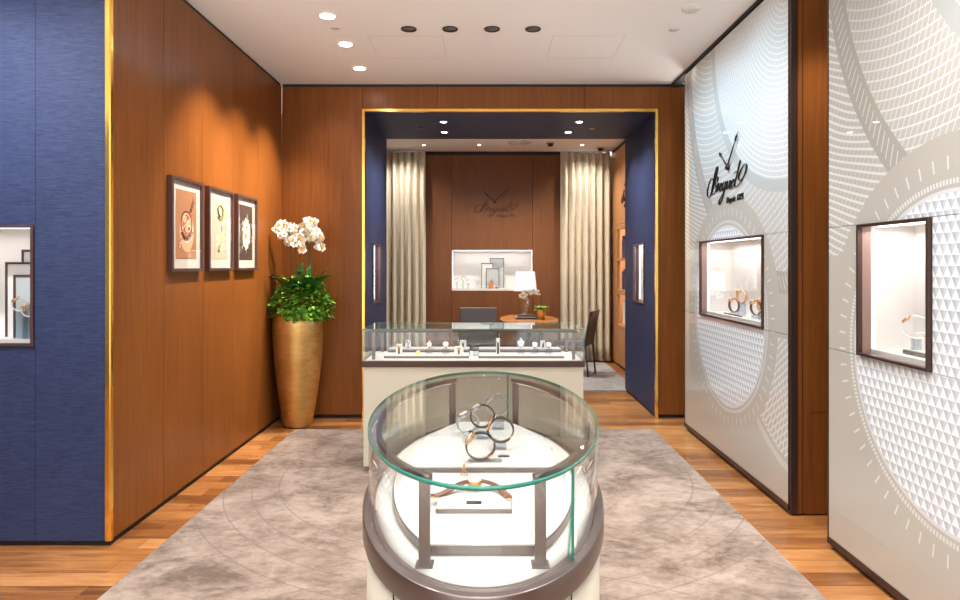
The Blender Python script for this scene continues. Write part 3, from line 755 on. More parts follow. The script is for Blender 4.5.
def orchid(x, y, z0, top, arc, blooms, label, group, cat='orchid', seed=1, k=1.0, name='orchid_plant', leaves=True):
    rn = random.Random(seed)
    t = thing(name, label, cat, (x, y, z0), 0, group)
    pts = catmull([(0,0,0),(.01*k,0,top*.5),(0,-.01*k,top*.85),(arc*.35,-.03*k,top),(arc*.8,-.05*k,top-.03*k),(arc,-.06*k,top-.12*k)], 7)
    MB().tube(pts, .0035*k+.0005, 6).build('stem', M['stem'], t)
    if leaves:
        mb = MB()
        for j in range(3):
            a = rn.uniform(0, 2*PI) if j else (PI*.9 if arc < 0 else .1)
            leaf_pts(mb, (0,0,.25), (math.cos(a)*.7, math.sin(a)*.6-.3, 1.2), .32*k, .075*k, 1.0, 0, 7)
        mb.build('leaf_blades', [M['dgreen']], t, fix=False)
    n = len(pts)
    for i in range(blooms):
        p = pts[min(n-1, int(n*(.50+.49*i/max(1,blooms-1))))]
        o = bpy.data.objects.new('bloom', fl_me); COL.objects.link(o); o.parent = t
        o.location = p + Vector((rn.uniform(-.042,.042)*k, -.022*k, rn.uniform(-.02,.02)*k - .008))
        s = rn.uniform(.90,1.10)*k; o.scale = (s,s,s)
        o.rotation_euler = (rn.uniform(-.35,.25), rn.uniform(-.3,.3), rn.uniform(-.5,.9))
    mb = MB()
    for q in range(3):
        e = pts[-1] + Vector((.006*q, -.004, -.014*q-.01))*k
        mb.lathe([(0,-.009),(.006,-.003),(.006,.003),(0,.008)], 7, c=tuple(e))
    mb.build('buds', M['lime'], t)
    return t
og = 'white orchids in the gold vase'
orchid(VX-.07, VY-.02, .99, .90, -.075, 15, 'white orchid spray furthest towards the framed pictures', og, seed=1)
orchid(VX-.04, VY+.05, .99, .86, -.06, 14, 'white orchid spray second from the framed pictures, tall and dense', og, seed=2)
orchid(VX+.00, VY-.07, .99, .78, .05, 14, 'lower white orchid spray hanging at the front of the gold vase', og, seed=3)
orchid(VX+.05, VY+.04, .99, .87, .05, 13, 'upright white orchid spray just beside the central gap', og, seed=4)
orchid(VX+.10, VY-.02, .99, .91, .09, 14, 'tall white orchid spray over the red berry', og, seed=5)
orchid(VX+.13, VY-.05, .99, .80, .10, 13, 'white orchid spray furthest towards the portal', og, seed=6)

# ------------------------------------------------------------------ watches and stands
def strapring(mb, r, w, a0, a1, th=.0045, n=28, cz=0):
    pts = []
    for k in range(n+1):
        a = a0+(a1-a0)*k/n; pts.append((r*1.0*math.cos(a), r*.94*math.sin(a)+cz))
    P = [(x,z) for x,z in pts]
    out = [(x*(1+th/r), (z-cz)*(1+th/r)+cz) for x,z in P]
    q = [[mb.bm.verts.new((p[0], y, p[1])) for p in L] for L, y in ((out,-w/2),(out,w/2),(P,w/2),(P,-w/2))]
    for k in range(n):
        for j in range(4): mb.bm.faces.new([q[j][k], q[j][k+1], q[(j+1)%4][k+1], q[(j+1)%4][k]]).smooth = (j % 2 == 0)
    mb.bm.faces.new([q[j][0] for j in range(4)]); mb.bm.faces.new([q[j][-1] for j in (3,2,1,0)])
def looped_watch(loc, rz, r, strap, case, label, face_ang=2.4, group=None, w=.019):
    """watch closed into an upright loop; loop lies in local XZ and stands on its lowest point"""
    t = thing('wristwatch', label, 'watch', loc, rz, group)
    mb = MB(); strapring(mb, r, w, face_ang+.42, face_ang+2*PI-.42, cz=r*.94+.0025); mb.build('strap', strap, t)
    Rm = Matrix.Translation((r*math.cos(face_ang), 0, r*.94*math.sin(face_ang)+r*.94+.0025)) @ Matrix.Rotation(PI/2-face_ang, 4, 'Y')
    mb = MB(); mb.lathe([(0,-.004),(.018,-.006),(.0225,-.001),(.0225,.004),(.019,.007),(.019,.0050),(0,.0050)], 28, M=Rm)
    for sx in (-1,1):
        for sy in (-1,1): mb.tube([Rm @ Vector((sx*.013, sy*.008, .0)), Rm @ Vector((sx*.022, sy*.0085, -.003))], .0022, 6)
    mb.tube([Rm @ Vector((0,.018,0)), Rm @ Vector((0,.0225,0))], .0028, 8)
    mb.build('case', case, t)
    MB().lathe([(0,.0058),(.0178,.0058),(.0178,.0052),(0,.0052)], 24, M=Rm).build('dial', M['dial'], t)
    mb = MB(); ba = face_ang+PI-.15; c = Vector((r*math.cos(ba), 0, r*.94*math.sin(ba)+r*.94+.0025))
    Rb = Matrix.Translation(c) @ Matrix.Rotation(PI/2-ba, 4, 'Y')
    mb.box(-.008,.008,-w/2-.001,w/2+.001,-.001,.0045, M=Rb); mb.build('buckle', case, t, bevel=.0008)
    return t
def acrylic(loc, sx, sy, h, label, rz=0):
    w_ = label.replace('clear acrylic', 'acrylic').split(); label = ' '.join(w_[:16])
    t = MB().box(-sx/2,sx/2,-sy/2,sy/2,0,h).build('acrylic_block', M['acrylic'], None, bevel=.0015)
    t.location = loc; t.rotation_euler = (0,0,rz); return tag(t, label, 'display stand')

# ------------------------------------------------------------------ round showcase (foreground)
SX, SY, A, B = -.008, 2.04, .343, .718
BZ, TZ = .825, 1.043
show = thing('oval_showcase', 'oval glass-topped showcase with bronze ring and cream body in the foreground', 'display case', (SX, SY, 0))
def ell(a, b, n=96, a0=0, a1=2*PI, closed=True):
    m = n if closed else n+1
    return [(a*math.sin(a0+(a1-a0)*k/n), -b*math.cos(a0+(a1-a0)*k/n)) for k in range(m)]
def shade_sm(o):
    for p in o.data.polygons:
        if abs(p.normal.z) < .3: p.use_smooth = True
    return o
shade_sm(MB().prism(ell(A+.004, B+.004), .06, .760).build('body', M['cream'], show))
MB().prism(ell(A-.03, B-.03), 0.014, .06).build('plinth', M['bronze_dark'], show)
for th in (.62, -.62, PI-.62, PI+.62):
    x, y = (A+.0042)*math.sin(th), -(B+.0042)*math.cos(th)
    box('door_joint', x-.0015, x+.0015, y-.0015, y+.0015, .065, .758, M['black'], show)
shade_sm(MB().band(ell(A+.016,B+.016), ell(A-.0085,B-.0085), .763, BZ-.004).build('ring_frame', M['bronze'], show, bevel=.003))
shade_sm(MB().band(ell(A-.012,B-.012), ell(A-.019,B-.019), .78, BZ-.001).build('inner_ring', M['bronze'], show))
MB().prism(ell(A-.020,B-.020), .79, BZ).build('floor_pad', M['white'], show)
# glass wall: two curved lights with green joint edges
for nm, a0, a1 in (('curved_pane', .66, PI-.30), ('curved_pane', PI-.30, 2*PI+.66)):
    shade_sm(MB().band(ell(A-.001,B-.001,60,a0,a1,False), ell(A-.007,B-.007,60,a0,a1,False), BZ-.003, TZ-.010, False).build(nm, M['glass'], show))
for th in (.66, PI-.30):
    p = Vector((A*math.sin(th)*.99, -B*math.cos(th)*.99, 0)); box('glass_joint', p.x-.0032, p.x+.0032, p.y-.0055, p.y+.0055, BZ-.003, TZ-.010, M['glass_edge'], show)
MB().prism(ell(A,B,120), TZ-.0095, TZ).build('glass_top', M['glass'], show)
shade_sm(MB().band(ell(A+.0015,B+.0015,120), ell(A-.0005,B-.0005,120), TZ-.0095, TZ).build('top_edge', M['glass_edge'], show))
# posts and side rails
for sx in (-1, 1):
    for yy in (-.60, .60):
        mb = MB(); x = sx*.130
        mb.box(x-.0125,x+.0125, yy-.0125, yy+.0125, BZ+.002, TZ-.026)
        p = mb.build('post', M['bronze'], show, bevel=.0015)
        box('foot_plate', x-.020, x+.020, yy-.020, yy+.020, BZ+.0005, BZ+.003, M['bronze'], show)
    ra, rb = A-.020, B-.058
    th0 = math.asin(.118/ra)
    o_ = ell(ra,rb,40,th0,PI-th0,False); i_ = ell(ra-.015,rb-.015,40,th0,PI-th0,False)
    if sx < 0: o_ = [(-x,y) for x,y in o_]; i_ = [(-x,y) for x,y in i_]
    shade_sm(MB().band(o_, i_, TZ-.028, TZ-.012, False).build('side_rail', M['bronze'], show))
    o2 = ell(ra-.004,rb-.004,40,th0,PI-th0,False); i2 = ell(ra-.011,rb-.011,40,th0,PI-th0,False)
    if sx < 0: o2 = [(-x,y) for x,y in o2]; i2 = [(-x,y) for x,y in i2]
    MB().band(o2, i2, TZ-.030, TZ-.0285, False).build('led_strip', M['led'], show)
    area((SX+sx*.27, SY, TZ-.035), .03, .9, .18, rot=(0, sx*.35, 0), color=(1,.97,.93))
# inner stepped plinth with flat ends
def cut_ell(a, b, yc0, yc1, n=96): return [(x, max(yc0, min(yc1, y))) for x, y in ell(a, b, n)]
def uniq(L):
    out = []
    for p in L:
        if not out or (abs(p[0]-out[-1][0])+abs(p[1]-out[-1][1])) > 1e-6: out.append(p)
    return out
p1 = uniq(cut_ell(A-.068, B-.09, 1.485-SY, .56)); 
MB().prism(p1, BZ+.0015, BZ+.022).build('lower_step', M['bronze'], show)
MB().prism([(x*.985,y*.995) for x,y in p1], BZ+.0222, BZ+.026).build('lower_pad', M['white'], show)
p2 = uniq(cut_ell(A-.105, B-.13, 2.0-SY, .54))
MB().prism(p2, BZ+.0265, BZ+.040).build('upper_step', M['bronze'], show)
MB().prism([(x*.985,y*.99+.002) for x,y in p2], BZ+.0402, BZ+.044).build('upper_pad', M['white'], show)
LT = BZ+.0262; UT = BZ+.0442
# wedge with the open watch
wd = thing('watch_cushion', 'low white rectangular cushion with bronze edge at the front of the oval showcase', 'display stand', (SX-.024, 1.755, LT))
MB().box(-.10,.10,-.085,.085,0,.010).build('edge', M['bronze'], wd, bevel=.001); MB().box(-.098,.098,-.083,.086,.0102,.016).build('pad', M['white'], wd, bevel=.001)
W = thing('wristwatch', 'gold watch with brown strap laid open over the front cushion', 'watch', (SX-.024, 1.80, LT+.0165))
W.scale = (1.12,1.2,1.2)
def ribbon(pts, w, th=.003):
    mb = MB(); P = catmull(pts, 5); rings = []
    for i, p in enumerate(P):
        d = (P[min(len(P)-1,i+1)]-P[max(0,i-1)]).normalized(); s = d.cross(Vector((0,0,1))).normalized(); u = s.cross(d).normalized()
        rings.append([mb.bm.verts.new(p+s*w*a+u*th*b) for a, b in ((-.5,0),(.5,0),(.5,1),(-.5,1))])
    for a, b in zip(rings, rings[1:]):
        for k in range(4): mb.bm.faces.new([a[k],a[(k+1)%4],b[(k+1)%4],b[k]]).smooth = True
    mb.bm.faces.new(rings[0]); mb.bm.faces.new(rings[-1][::-1]); return mb
ribbon([(-.105,-.055,.002),(-.075,-.035,.004),(-.040,-.010,.014),(-.012,.0,.020)], .018).build('strap', M['strap_brown'], W)
ribbon([(.015,.0,.020),(.045,-.005,.014),(.070,-.03,.005),(.085,-.06,.002)], .017).build('strap', M['strap_brown'], W)
mb = MB(); mb.lathe([(0,.014),(.019,.014),(.0215,.017),(.0215,.022),(.019,.024),(0,.024)], 28)
mb.box(-.112,-.095,-.066,-.047,.0015,.008); mb.box(.078,.092,-.070,-.056,.0015,.006); mb.build('case', M['rosegold'], W, bevel=.0005)
MB().lathe([(0,.0242),(.0175,.0242),(.0175,.0246),(0,.0246)], 24).build('dial', M['dial'], W)
tag(box('price_plate', SX-.044, SX-.004, 1.692, 1.710, LT+.0163, LT+.0195, M['black_sat']), 'small dark name plate lying in front of the open gold watch', 'plate')
acrylic((SX+.005, 2.06, UT), .11, .035, .004, 'flat acrylic foot under the lowest watch loop of the oval showcase')
looped_watch((SX-.010, 2.06, UT+.0045), .15, .044, M['strap_dark'], M['rosegold'], 'dark-strapped gold watch loop, lowest and nearest in the oval showcase', 2.45)
acrylic((SX+.055, 2.20, UT), .045, .04, .022, 'clear acrylic block under the middle watch loop of the oval showcase')
looped_watch((SX+.058, 2.20, UT+.0225), -.1, .042, M['strap_dark'], M['rosegold'], 'dark-strapped gold watch loop with large case, in the middle of the trio', 2.75, w=.022)
acrylic((SX-.005, 2.33, UT), .045, .04, .040, 'clear acrylic block under the rear dark watch loop')
looped_watch((SX-.005, 2.33, UT+.0405), .1, .041, M['strap_dark'], M['steel'], 'dark-strapped steel watch loop behind, beside a white cuff', 2.2)
acrylic((SX+.055, 2.47, UT), .045, .04, .050, 'clear acrylic block under the silver bracelet watch')
looped_watch((SX+.055, 2.47, UT+.0505), -.1, .040, M['steel'], M['steel'], 'all-silver bracelet watch standing at the back of the oval showcase', 2.3, w=.012)
looped_watch((SX-.060, 2.40, UT+.0005), .3, .038, M['white'], M['steel'], 'white strapped watch loop behind the dark steel watch', 2.0, w=.028)
def easel(loc, label, s=1.0, mat='rosegold'):
    mb = MB(); s_ = .016*s
    mb.tube([(-s_*.55,0,0),(-s_*.1,.002,s_*1.9)], .0014*s, 6); mb.tube([(s_*.55,0,0),(s_*.1,.002,s_*1.9)], .0014*s, 6); mb.tube([(0,s_*.8,0),(0,.002,s_*1.9)], .0014*s, 6); mb.tube([(-s_*.5,-.001,s_*.55),(s_*.5,-.001,s_*.55)], .0014*s, 6)
    mb.lathe([(0,0),(.003*s,.001*s),(.003*s,.004*s),(0,.006*s)], 8, (0,.002,s_*1.85))
    o = mb.build('card_easel', M[mat], None); o.location = loc; return tag(o, label, 'easel')
easel((SX-.060, 1.97, LT+.0), 'tiny gold easel beside the lowest watch loop', 1.1)
easel((SX-.065, 2.26, UT+.0), 'tiny silver easel left of the rear watch loops', 1.1, 'steel')
tag(box('price_plate', SX+.048, SX+.085, 2.10, 2.112, UT+.0005, UT+.0045, M['black_sat']), 'small dark name plate below the middle watch loop', 'plate')

# ------------------------------------------------------------------ counter showcase
CX0, CX1, CY0, CY1 = -.88, .70, 4.57, 5.08
CB = .772; CT = 1.043
ct = thing('counter_showcase', 'long cream counter with a rectangular glass display on top', 'display case', ((CX0+CX1)/2, CY0, 0))
w = (CX1-CX0)/2; D = CY1-CY0
box('body', -w+.004, w-.004, .004, D-.004, .06, CB, M['cream'], ct, bevel=.002)
box('plinth', -w+.04, w-.04, .04, D-.04, .0145, .06, M['bronze_dark'], ct)
box('counter_ledge', -w-.006, w+.006, -.006, D+.006, CB, .814, M['bronze_dark'], ct, bevel=.002)
box('floor_pad', -w+.012, w-.012, .012, D-.012, .8142, .818, M['white'], ct)
g = .006
for nm, a in (('front_pane',(-w,w,0,g)),('rear_pane',(-w,w,D-g,D)),('end_pane',(-w,-w+g,g,D-g)),('end_pane',(w-g,w,g,D-g))):
    box(nm, a[0], a[1], a[2], a[3], .8145, CT-.008, M['glass'], ct)
box('glass_top', -w+.001, w-.001, .001, D-.001, CT-.0075, CT, M['glass'], ct)
mb = MB(); e = .0012
mb.box(-w-e,w+e,-e,e,CT-.008,CT+.0005); mb.box(-w-e,w+e,D-e,D+e,CT-.008,CT+.0005); mb.box(-w-e,-w+e,e,D-e,CT-.008,CT+.0005); mb.box(w-e,w+e,e,D-e,CT-.008,CT+.0005)
for x in (-w, w): 
    for y in (0, D): mb.box(x-.002,x+.002,y-.002,y+.002,.8145,CT-.008)
mb.build('glass_edge', M['glass_edge'], ct)
for sx in (-1,1):
    for y in (.055, D-.055):
        mb = MB(); x = sx*(w-.068); mb.box(x-.011,x+.011,y-.011,y+.011,.8185,CT-.031); mb.build('post', M['bronze'], ct, bevel=.001)
mb = MB()
for y in (.055, D-.055): mb.box(-w+.045, w-.045, y-.011, y+.011, CT-.030, CT-.009)
mb.build('light_rail', M['bronze_dark'], ct, bevel=.001)
mb = MB()
mb.box(-w+.09, w-.09, .0665, .068, CT-.022, CT-.012)
mb.build('led_strip', M['led'], ct)
cx = (CX0+CX1)/2
area((cx, CY0+.09, CT-.035), 1.3, .03, .8, rot=(-.3,0,0), color=(1,.97,.93)); area((cx, CY0+D-.09, CT-.035), 1.3, .03, .8, rot=(.3,0,0), color=(1,.97,.93))
def tray(x0, x1, y0, y1, z, h, mat, label):
    t = thing('display_tray', label, 'tray', ((x0+x1)/2, (y0+y1)/2, z)); a = (x1-x0)/2; b = (y1-y0)/2
    box('edge', -a, a, -b, b, 0, h*.75, M['bronze'], t, bevel=.001); box('pad', -a+.002, a-.002, -b+.002, b-.002, h*.755, h, M[mat], t, bevel=.002)
FZ = .8185
tray(-.745, -.125, 4.665, 4.83, FZ, .022, 'white', 'front white tray at the vase end of the counter showcase')
tray(-.055, .570, 4.665, 4.83, FZ, .022, 'white', 'front white tray at the armchair end of the counter showcase')
tray(-.745, -.125, 4.86, 4.985, FZ, .045, 'greypad', 'raised grey rear tray at the vase end of the counter showcase')
tray(-.055, .570, 4.86, 4.985, FZ, .045, 'greypad', 'raised grey rear tray at the armchair end of the counter showcase')
PT = FZ+.0225; QT = FZ+.0455
def px2x(px, y): return (px-486)*y/640
def cuff(x, y, z, strap, label, h=.075, w=.05, face=True):
    t = thing('strap_stand', label, 'watch', (x, y, z))
    Mx = Matrix.Rotation(-.25, 4, 'X')
    MB().prism([(-w/2,0),(w/2,0),(w*.42,h),(-w*.42,h)], -.006, .006, M=Mx @ Matrix.Rotation(PI/2, 4, 'X')).build('easel_card', M['white'], t, bevel=.002)
    ribbon([(0,-.0065,.004),(0,-.008+.2*.02,h*.4),(0,-.0065+.25*h*.7,h*.72)], .014, .003).build('strap', strap, t)
    mb = MB(); mb.lathe([(0,-.003),(.012,-.003),(.013,0),(.012,.003),(0,.003)], 20, M=Matrix.Translation((0,-.010+.25*h*.72,h*.78)) @ Matrix.Rotation(PI/2-.25, 4, 'X'))
    mb.build('case', M['rosegold'] if face else M['steel'], t); return t
y1_, y2_ = 4.74, 4.92
cuff(px2x(399,y1_), y1_, PT, M['strap_brown'], 'brown strap on a white easel card, first in the counter front row', h=.075)
cuff(px2x(459,y1_)+.0, y1_-.03, PT, M['red'], 'red strapped watch on a white card beside the dark centre gap of the counter', h=.062, w=.072)
cuff(px2x(498,y1_), y1_-.01, PT, M['strap_dark'], 'tall narrow black strap standing at the start of the second white tray', h=.12, w=.03, face=False)
cuff(px2x(408,y2_), y2_, QT, M['greypad'], 'white and grey strap card behind the first brown strap', h=.06, w=.045, face=False)
cuff(px2x(463,y2_), y2_, QT, M['strap_dark'], 'dark strap on the rear grey tray near the counter centre', h=.06, w=.055, face=False)
cuff(px2x(543,y2_), y2_, QT, M['black_sat'], 'dark strap on the rear grey tray between two upright watches', h=.055, w=.045, face=False)
def upright(x, label, strap, case, y=y1_+.02, r=.031, ch=.035):
    acrylic((x, y, PT), .055, .03, ch, 'clear acrylic cube under the ' + label)
    t = thing('wristwatch', label, 'watch', (x, y, PT+ch+.0008))
    mb = MB(); mb.lathe([(0,-.004),(r*.62,-.004),(r*.72,0),(r*.62,.004),(0,.004)], 26, M=Matrix.Translation((0,-.006,r*1.05)) @ Matrix.Rotation(PI/2-.2, 4, 'X')); mb.build('case', case, t)
    MB().lathe([(0,.0042),(r*.56,.0042),(r*.56,.0047),(0,.0047)], 26, M=Matrix.Translation((0,-.006,r*1.05)) @ Matrix.Rotation(PI/2-.2, 4, 'X')).build('dial', M['dial'], t)
    ribbon([(0,-.008,r*1.6),(0,.006,r*2.05),(0,.022,r*1.5),(0,.024,r*.6),(0,.012,.003),(0,-.006,.008),(0,-.008,r*.45)], .015, .0025).build('strap', strap, t)
upright(px2x(429,y1_), 'gold case watch with orange strap on the counter tray', M['orange'], M['rosegold'])
upright(px2x(445.5,y1_), 'round cream-faced gold watch with red-brown strap in the counter', M['strap_brown'], M['rosegold'], r=.034)
upright(px2x(521,y1_), 'large round white-faced steel watch in the counter', M['steel'], M['steel'], r=.040)
upright(px2x(535,y1_), 'small dark-strapped steel watch beside the large white-faced one', M['strap_dark'], M['steel'])
upright(px2x(549,y1_), 'last upright steel watch towards the armchair end of the counter', M['strap_dark'], M['steel'])
gt = MB().prism([(-.018,0),(.018,0),(.014,.026),(-.012,.028)], -.002, .002, M=Matrix.Rotation(PI/2-.3, 4, 'X')).build('gold_tag', M['gold'], None, bevel=.001); gt.location = (px2x(418,4.70), 4.70, PT+.0015); tag(gt, 'small yellow gold tag lying upright on the first white tray', 'tag')
for i, (px, yy) in enumerate(((430,4.69),(445.5,4.69),(522,4.69),(550,4.69))):
    tag(box('price_plate', px2x(px,yy)-.017, px2x(px,yy)+.017, yy-.006, yy+.006, PT+.0004, PT+.003, M['greypad']), ['small grey plate in front of the orange strapped watch','small grey plate in front of the round cream-faced watch','small grey plate in front of the large white-faced watch','small grey plate in front of the last upright watch'][i], 'plate')
acrylic((px2x(476,4.80), 4.80, FZ), .05, .05, .06, 'clear acrylic cube in the gap between the two counter trays')

# ------------------------------------------------------------------ contents of wall windows
def nested(loc, facing, z, sizes, label, group):
    for (x0, x1, h, yd, mat, lb) in sizes:
        p = local(loc, facing, ((x0+x1)/2, yd, z))
        t = thing('backdrop_frame', lb, 'display panel', p, side_frame(loc, facing), group)
        a = (x1-x0)/2; f = .012
        mb = MB(); mb.box(-a,-a+f,-.008,.008,0,h); mb.box(a-f,a,-.008,.008,0,h); mb.box(-a+f,a-f,-.008,.008,h-f,h)
        mb.build('frame', M['frame'], t, bevel=.001)
        box('panel', -a+f, a-f, -.003, .003, 0, h-f, M[mat], t)
M['niche_grey'] = simple('niche_grey', (.50,.52,.53), rough=.6)
# world x of navy niche: loc.x + local x
nx = navl[0]
nested(navl, 'F', NZ0+.0305, [(-2.63-nx,-2.42-nx+.0, .489, .22, 'niche_grey', 'grey panel, tallest and rearmost, in the navy wall window'), (-2.685-nx,-2.425-nx,.418,.17,'niche','white panel of middle height in the navy wall window'), (-2.603-nx,-2.43-nx,.348,.12,'niche_grey','grey panel, shortest and foremost, in the navy wall window')], '', 'panels in the navy wall window')
fx = farl[0]
nested(farl, 'F', BZ0+.0305, [(.06-fx+.0,.29-fx,.48,.22,'niche_grey','grey panel, tallest of the three in the far window'), (-.075-fx,.115-fx,.40,.17,'niche','white panel of middle height in the far window'), (.0-fx,.21-fx,.32,.12,'niche_grey','grey panel, shortest and foremost in the far window')], '', 'panels in the far window')
z = BZ0+.0305
bx_ = tag(box('perfume_box', .045, .115, 10.06, 10.11, z, z+.09, M['orange']), 'small amber orange box before the panels in the far window', 'box')
looped_watch((.082, 10.085, z+.0905), .0, .030, M['white'], M['steel'], 'white watch loop resting on the amber box in the far window', 1.2)
tag(MB().lathe([(0,0),(.03,0),(.034,.012),(.03,.03),(0,.034)], 20, (.175,10.075,z)).build('gold_puck', M['rosegold'], None), 'low gold dish beside the amber box in the far window', 'dish')
for i, (x, h, lb) in enumerate(((-.46,.10,'white watch loop on the far window ledge, outermost by the edge'),(-.36,.13,'white and dark watch loop, tallest of three on the far ledge'),(-.28,.08,'white watch loop of three on the far ledge, nearest the panels'))):
    acrylic((x, 10.10, z), .03, .03, h, 'clear acrylic post under the ' + lb)
    looped_watch((x, 10.10, z+h+.0008), .2, .028, M['white'] if i != 1 else M['strap_dark'], M['rosegold'], lb, 2.2)
acrylic((.60, 10.10, z), .04, .03, .15, 'clear acrylic post behind the lamp shade in the far window')
looped_watch((.60, 10.10, z+.151), .2, .024, M['white'], M['rosegold'], 'small white watch loop close to the lamp shade in the far window', 2.2)
# navy window: watches
z = NZ0+.0305
for x, h, lb, rr in ((-2.535,.15,'rose and white watch loop on the acrylic block in the navy wall window',.036),(-2.485,.12,'white and dark watch loop nearest the edge of the navy wall window',.034)):
    acrylic((x, 3.485, z), .055, .035, h, 'clear acrylic block under the ' + lb); looped_watch((x, 3.485, z+h+.0008), .5, rr, M['white'], M['rosegold'], lb, 2.2, w=.024)
# far panel window: bracelets and watch loops
def pos(Y, d, zz): return (GX+d, Y, zz)
z = FAR_H[2]+.0305
for Y, h, r_, lb in ((5.03,.02,.055,'gold watch loop low in the wide window beside the tall one'),(4.88,.10,.050,'gold watch loop raised highest in the wide window'),(4.62,.03,.052,'gold watch loop at the camera end of the wide window'),(4.51,.06,.045,'small gold watch loop raised at the camera end of the wide window')):
    acrylic(pos(Y,.13,z), .05, .045, h, 'clear acrylic block under the ' + lb); looped_watch(pos(Y,.13,z+h+.0008), -PI/2+.3, r_, M['strap_brown'] if r_ > .051 else M['rosegold'], M['rosegold'], lb, 2.3)
for i in range(6):
    Y = 4.80+i*.062
    tag(box('price_plate', GX+.085, GX+.097, Y-.017, Y+.017, z+.0003, z+.012, M['bronze']), 'small bronze plate in the row on the ledge of the wide window', 'plate', 'bronze plates on the wide window ledge')
# near panel window: one bracelet on a stand and a bronze tray
z = NEAR_H[2]+.0305
t = thing('display_tray', 'white tray with bronze edge in the near panel window', 'tray', (GX+.15, 2.80, z), -PI/2)
box('edge', -.15,.15,-.05,.05,0,.02, M['bronze'], t, bevel=.001); box('pad', -.148,.148,-.048,.048,.0202,.026, M['white'], t)
acrylic((GX+.13, 2.90, z+.0265), .03, .03, .05, 'clear acrylic post under the bracelet of the near window')
o = looped_watch((GX+.13, 2.90, z+.078), -PI/2+.1, .052, M['steel'], M['rosegold'], 'tilted silver and gold bracelet watch in the near panel window', 2.4, w=.024)
o.rotation_euler = (0.0, .0, -PI/2+.9)
for l_, X in ((pl, -1), (pr, 1)):
    lb = 'vase side' if X < 0 else 'glass panel side'
    acrylic((l_[0]+X*.12, l_[1]+.05, SZ0+.0305), .04, .04, .05, 'clear acrylic block in the slim portal window, ' + lb)
    looped_watch((l_[0]+X*.12, l_[1]+.05, SZ0+.082), .3 if X > 0 else PI/2, .035, M['strap_brown'], M['rosegold'], 'gold watch loop in the slim portal window, ' + lb, 2.3)

# ------------------------------------------------------------------ far room furniture
DX, DY = .59, 8.90
dk_ = thing('oval_desk', 'oval orange-wood desk in the far room carrying the lamp', 'desk', (DX, DY, 0))
shade_sm(MB().prism([(x,y) for x,y in ell(.40,.80,72)], .725, .755).build('desktop', veneer('desk_wood',(.40,.15,.04),(.52,.21,.06),(.62,.28,.09),rough=.2,coat=.4), dk_, bevel=.004))
shade_sm(MB().prism(ell(.16,.34,48), .03, .725).build('pedestal', M['chair'], dk_)); shade_sm(MB().prism(ell(.26,.48,48), .013, .03).build('foot', M['bronze_dark'], dk_))
DT = .7555
def dining(name, label, x, y, rz, leather, hb=.90):
    t = thing(name, label, 'chair', (x, y, .0125), rz)
    MB().box(-.215,.215,-.22,.22,.40,.46).build('seat', leather, t, bevel=.02, seg=3)
    mb = MB()      # backrest at +y side, leaning
    rows = []
    for i in range(9):
        f = i/8; z = .42+f*(hb-.42); yy = .20+.085*f**1.3; hw = .215-.012*f
        rows.append((z, yy, hw))
    q = [[mb.bm.verts.new(p) for p in ((-hw,yy-.016,z),(0,yy-.026,z),(hw,yy-.016,z),(hw,yy+.016,z),(0,yy+.006,z),(-hw,yy+.016,z))] for z, yy, hw in rows]
    for a, b in zip(q, q[1:]):
        for k in range(6): mb.bm.faces.new([a[k],a[(k+1)%6],b[(k+1)%6],b[k]]).smooth = False
    mb.bm.faces.new(q[0]); mb.bm.faces.new(q[-1][::-1])
    mb.build('backrest', leather, t, bevel=.006)
    for sx in (-1,1):
        MB().tube([(sx*.195,-.20,.0),(sx*.19,-.19,.41)], [.012,.017], 8).build('leg', leather, t)
        MB().tube([(sx*.195,.235,.0),(sx*.19,.20,.42)], [.012,.018], 8).build('leg', leather, t)
    return t
dining('side_chair', 'dark brown leather side chair before the curtain, seen in profile', 1.22, 8.78, -PI/2-.42, M['chair'], .87)
ac = thing('armchair', 'grey leather chair with silver edge behind the counter showcase', 'chair', (-.10, 8.60, .0125), PI)
MB().box(-.27,.27,-.26,.26,.36,.46).build('seat', M['chair_grey'], ac, bevel=.03, seg=3)
mb = MB()
mb.box(-.235,.235,.245,.30,.44,.925); mb.build('backrest', M['chair_grey'], ac, bevel=.012, seg=3)
MB().box(-.237,.237,.243,.302,.926,.935).build('back_trim', M['steel'], ac, bevel=.002)
for sx in (-1,1):
    mb = MB(); mb.tube(catmull([(sx*.28,.27,.62),(sx*.30,.1,.66),(sx*.30,-.15,.64),(sx*.29,-.25,.55),(sx*.28,-.24,.40)],6), .018, 8); mb.build('armrest', M['steel'], ac)
    MB().tube([(sx*.24,-.23,0),(sx*.24,-.22,.37)], .014, 8).build('leg', M['steel'], ac); MB().tube([(sx*.24,.23,0),(sx*.24,.22,.37)], .014, 8).build('leg', M['steel'], ac)
# desk things
LX, LY = .545, 8.92
bk = thing('presentation_box', 'dark flat presentation box with pale lid line under the lamp', 'box', (LX+.02, LY, DT))
box('lower_tray', -.155,.155,-.12,.12,0,.022, M['black_sat'], bk, bevel=.002); box('mid_line', -.150,.150,-.115,.115,.0222,.030, M['white'], bk); box('lid', -.14,.14,-.105,.105,.0302,.048, M['bronze_dark'], bk, bevel=.002)
lp = thing('table_lamp', 'table lamp with twisted crystal base and white shade on the desk', 'lamp', (LX, LY, DT+.0485))
MB().lathe([(0,0),(.07,0),(.07,.012),(.03,.016),(0,.016)], 28).build('foot', M['steel'], lp)
mb = MB()
for ph in (0, PI):
    pts = [(.030*math.sin(PI*min(1,k/24+.06))*1.5*math.cos(ph+k*.22), .030*math.sin(PI*min(1,k/24+.06))*1.5*math.sin(ph+k*.22), .03+k*.0112) for k in range(25)]
    mb.tube(pts, [.026-.012*abs(k/24-.35) for k in range(25)], 12)
mb.build('crystal_column', glass_mat('lamp_glass', (.93,.95,.97), ior=1.9), lp)
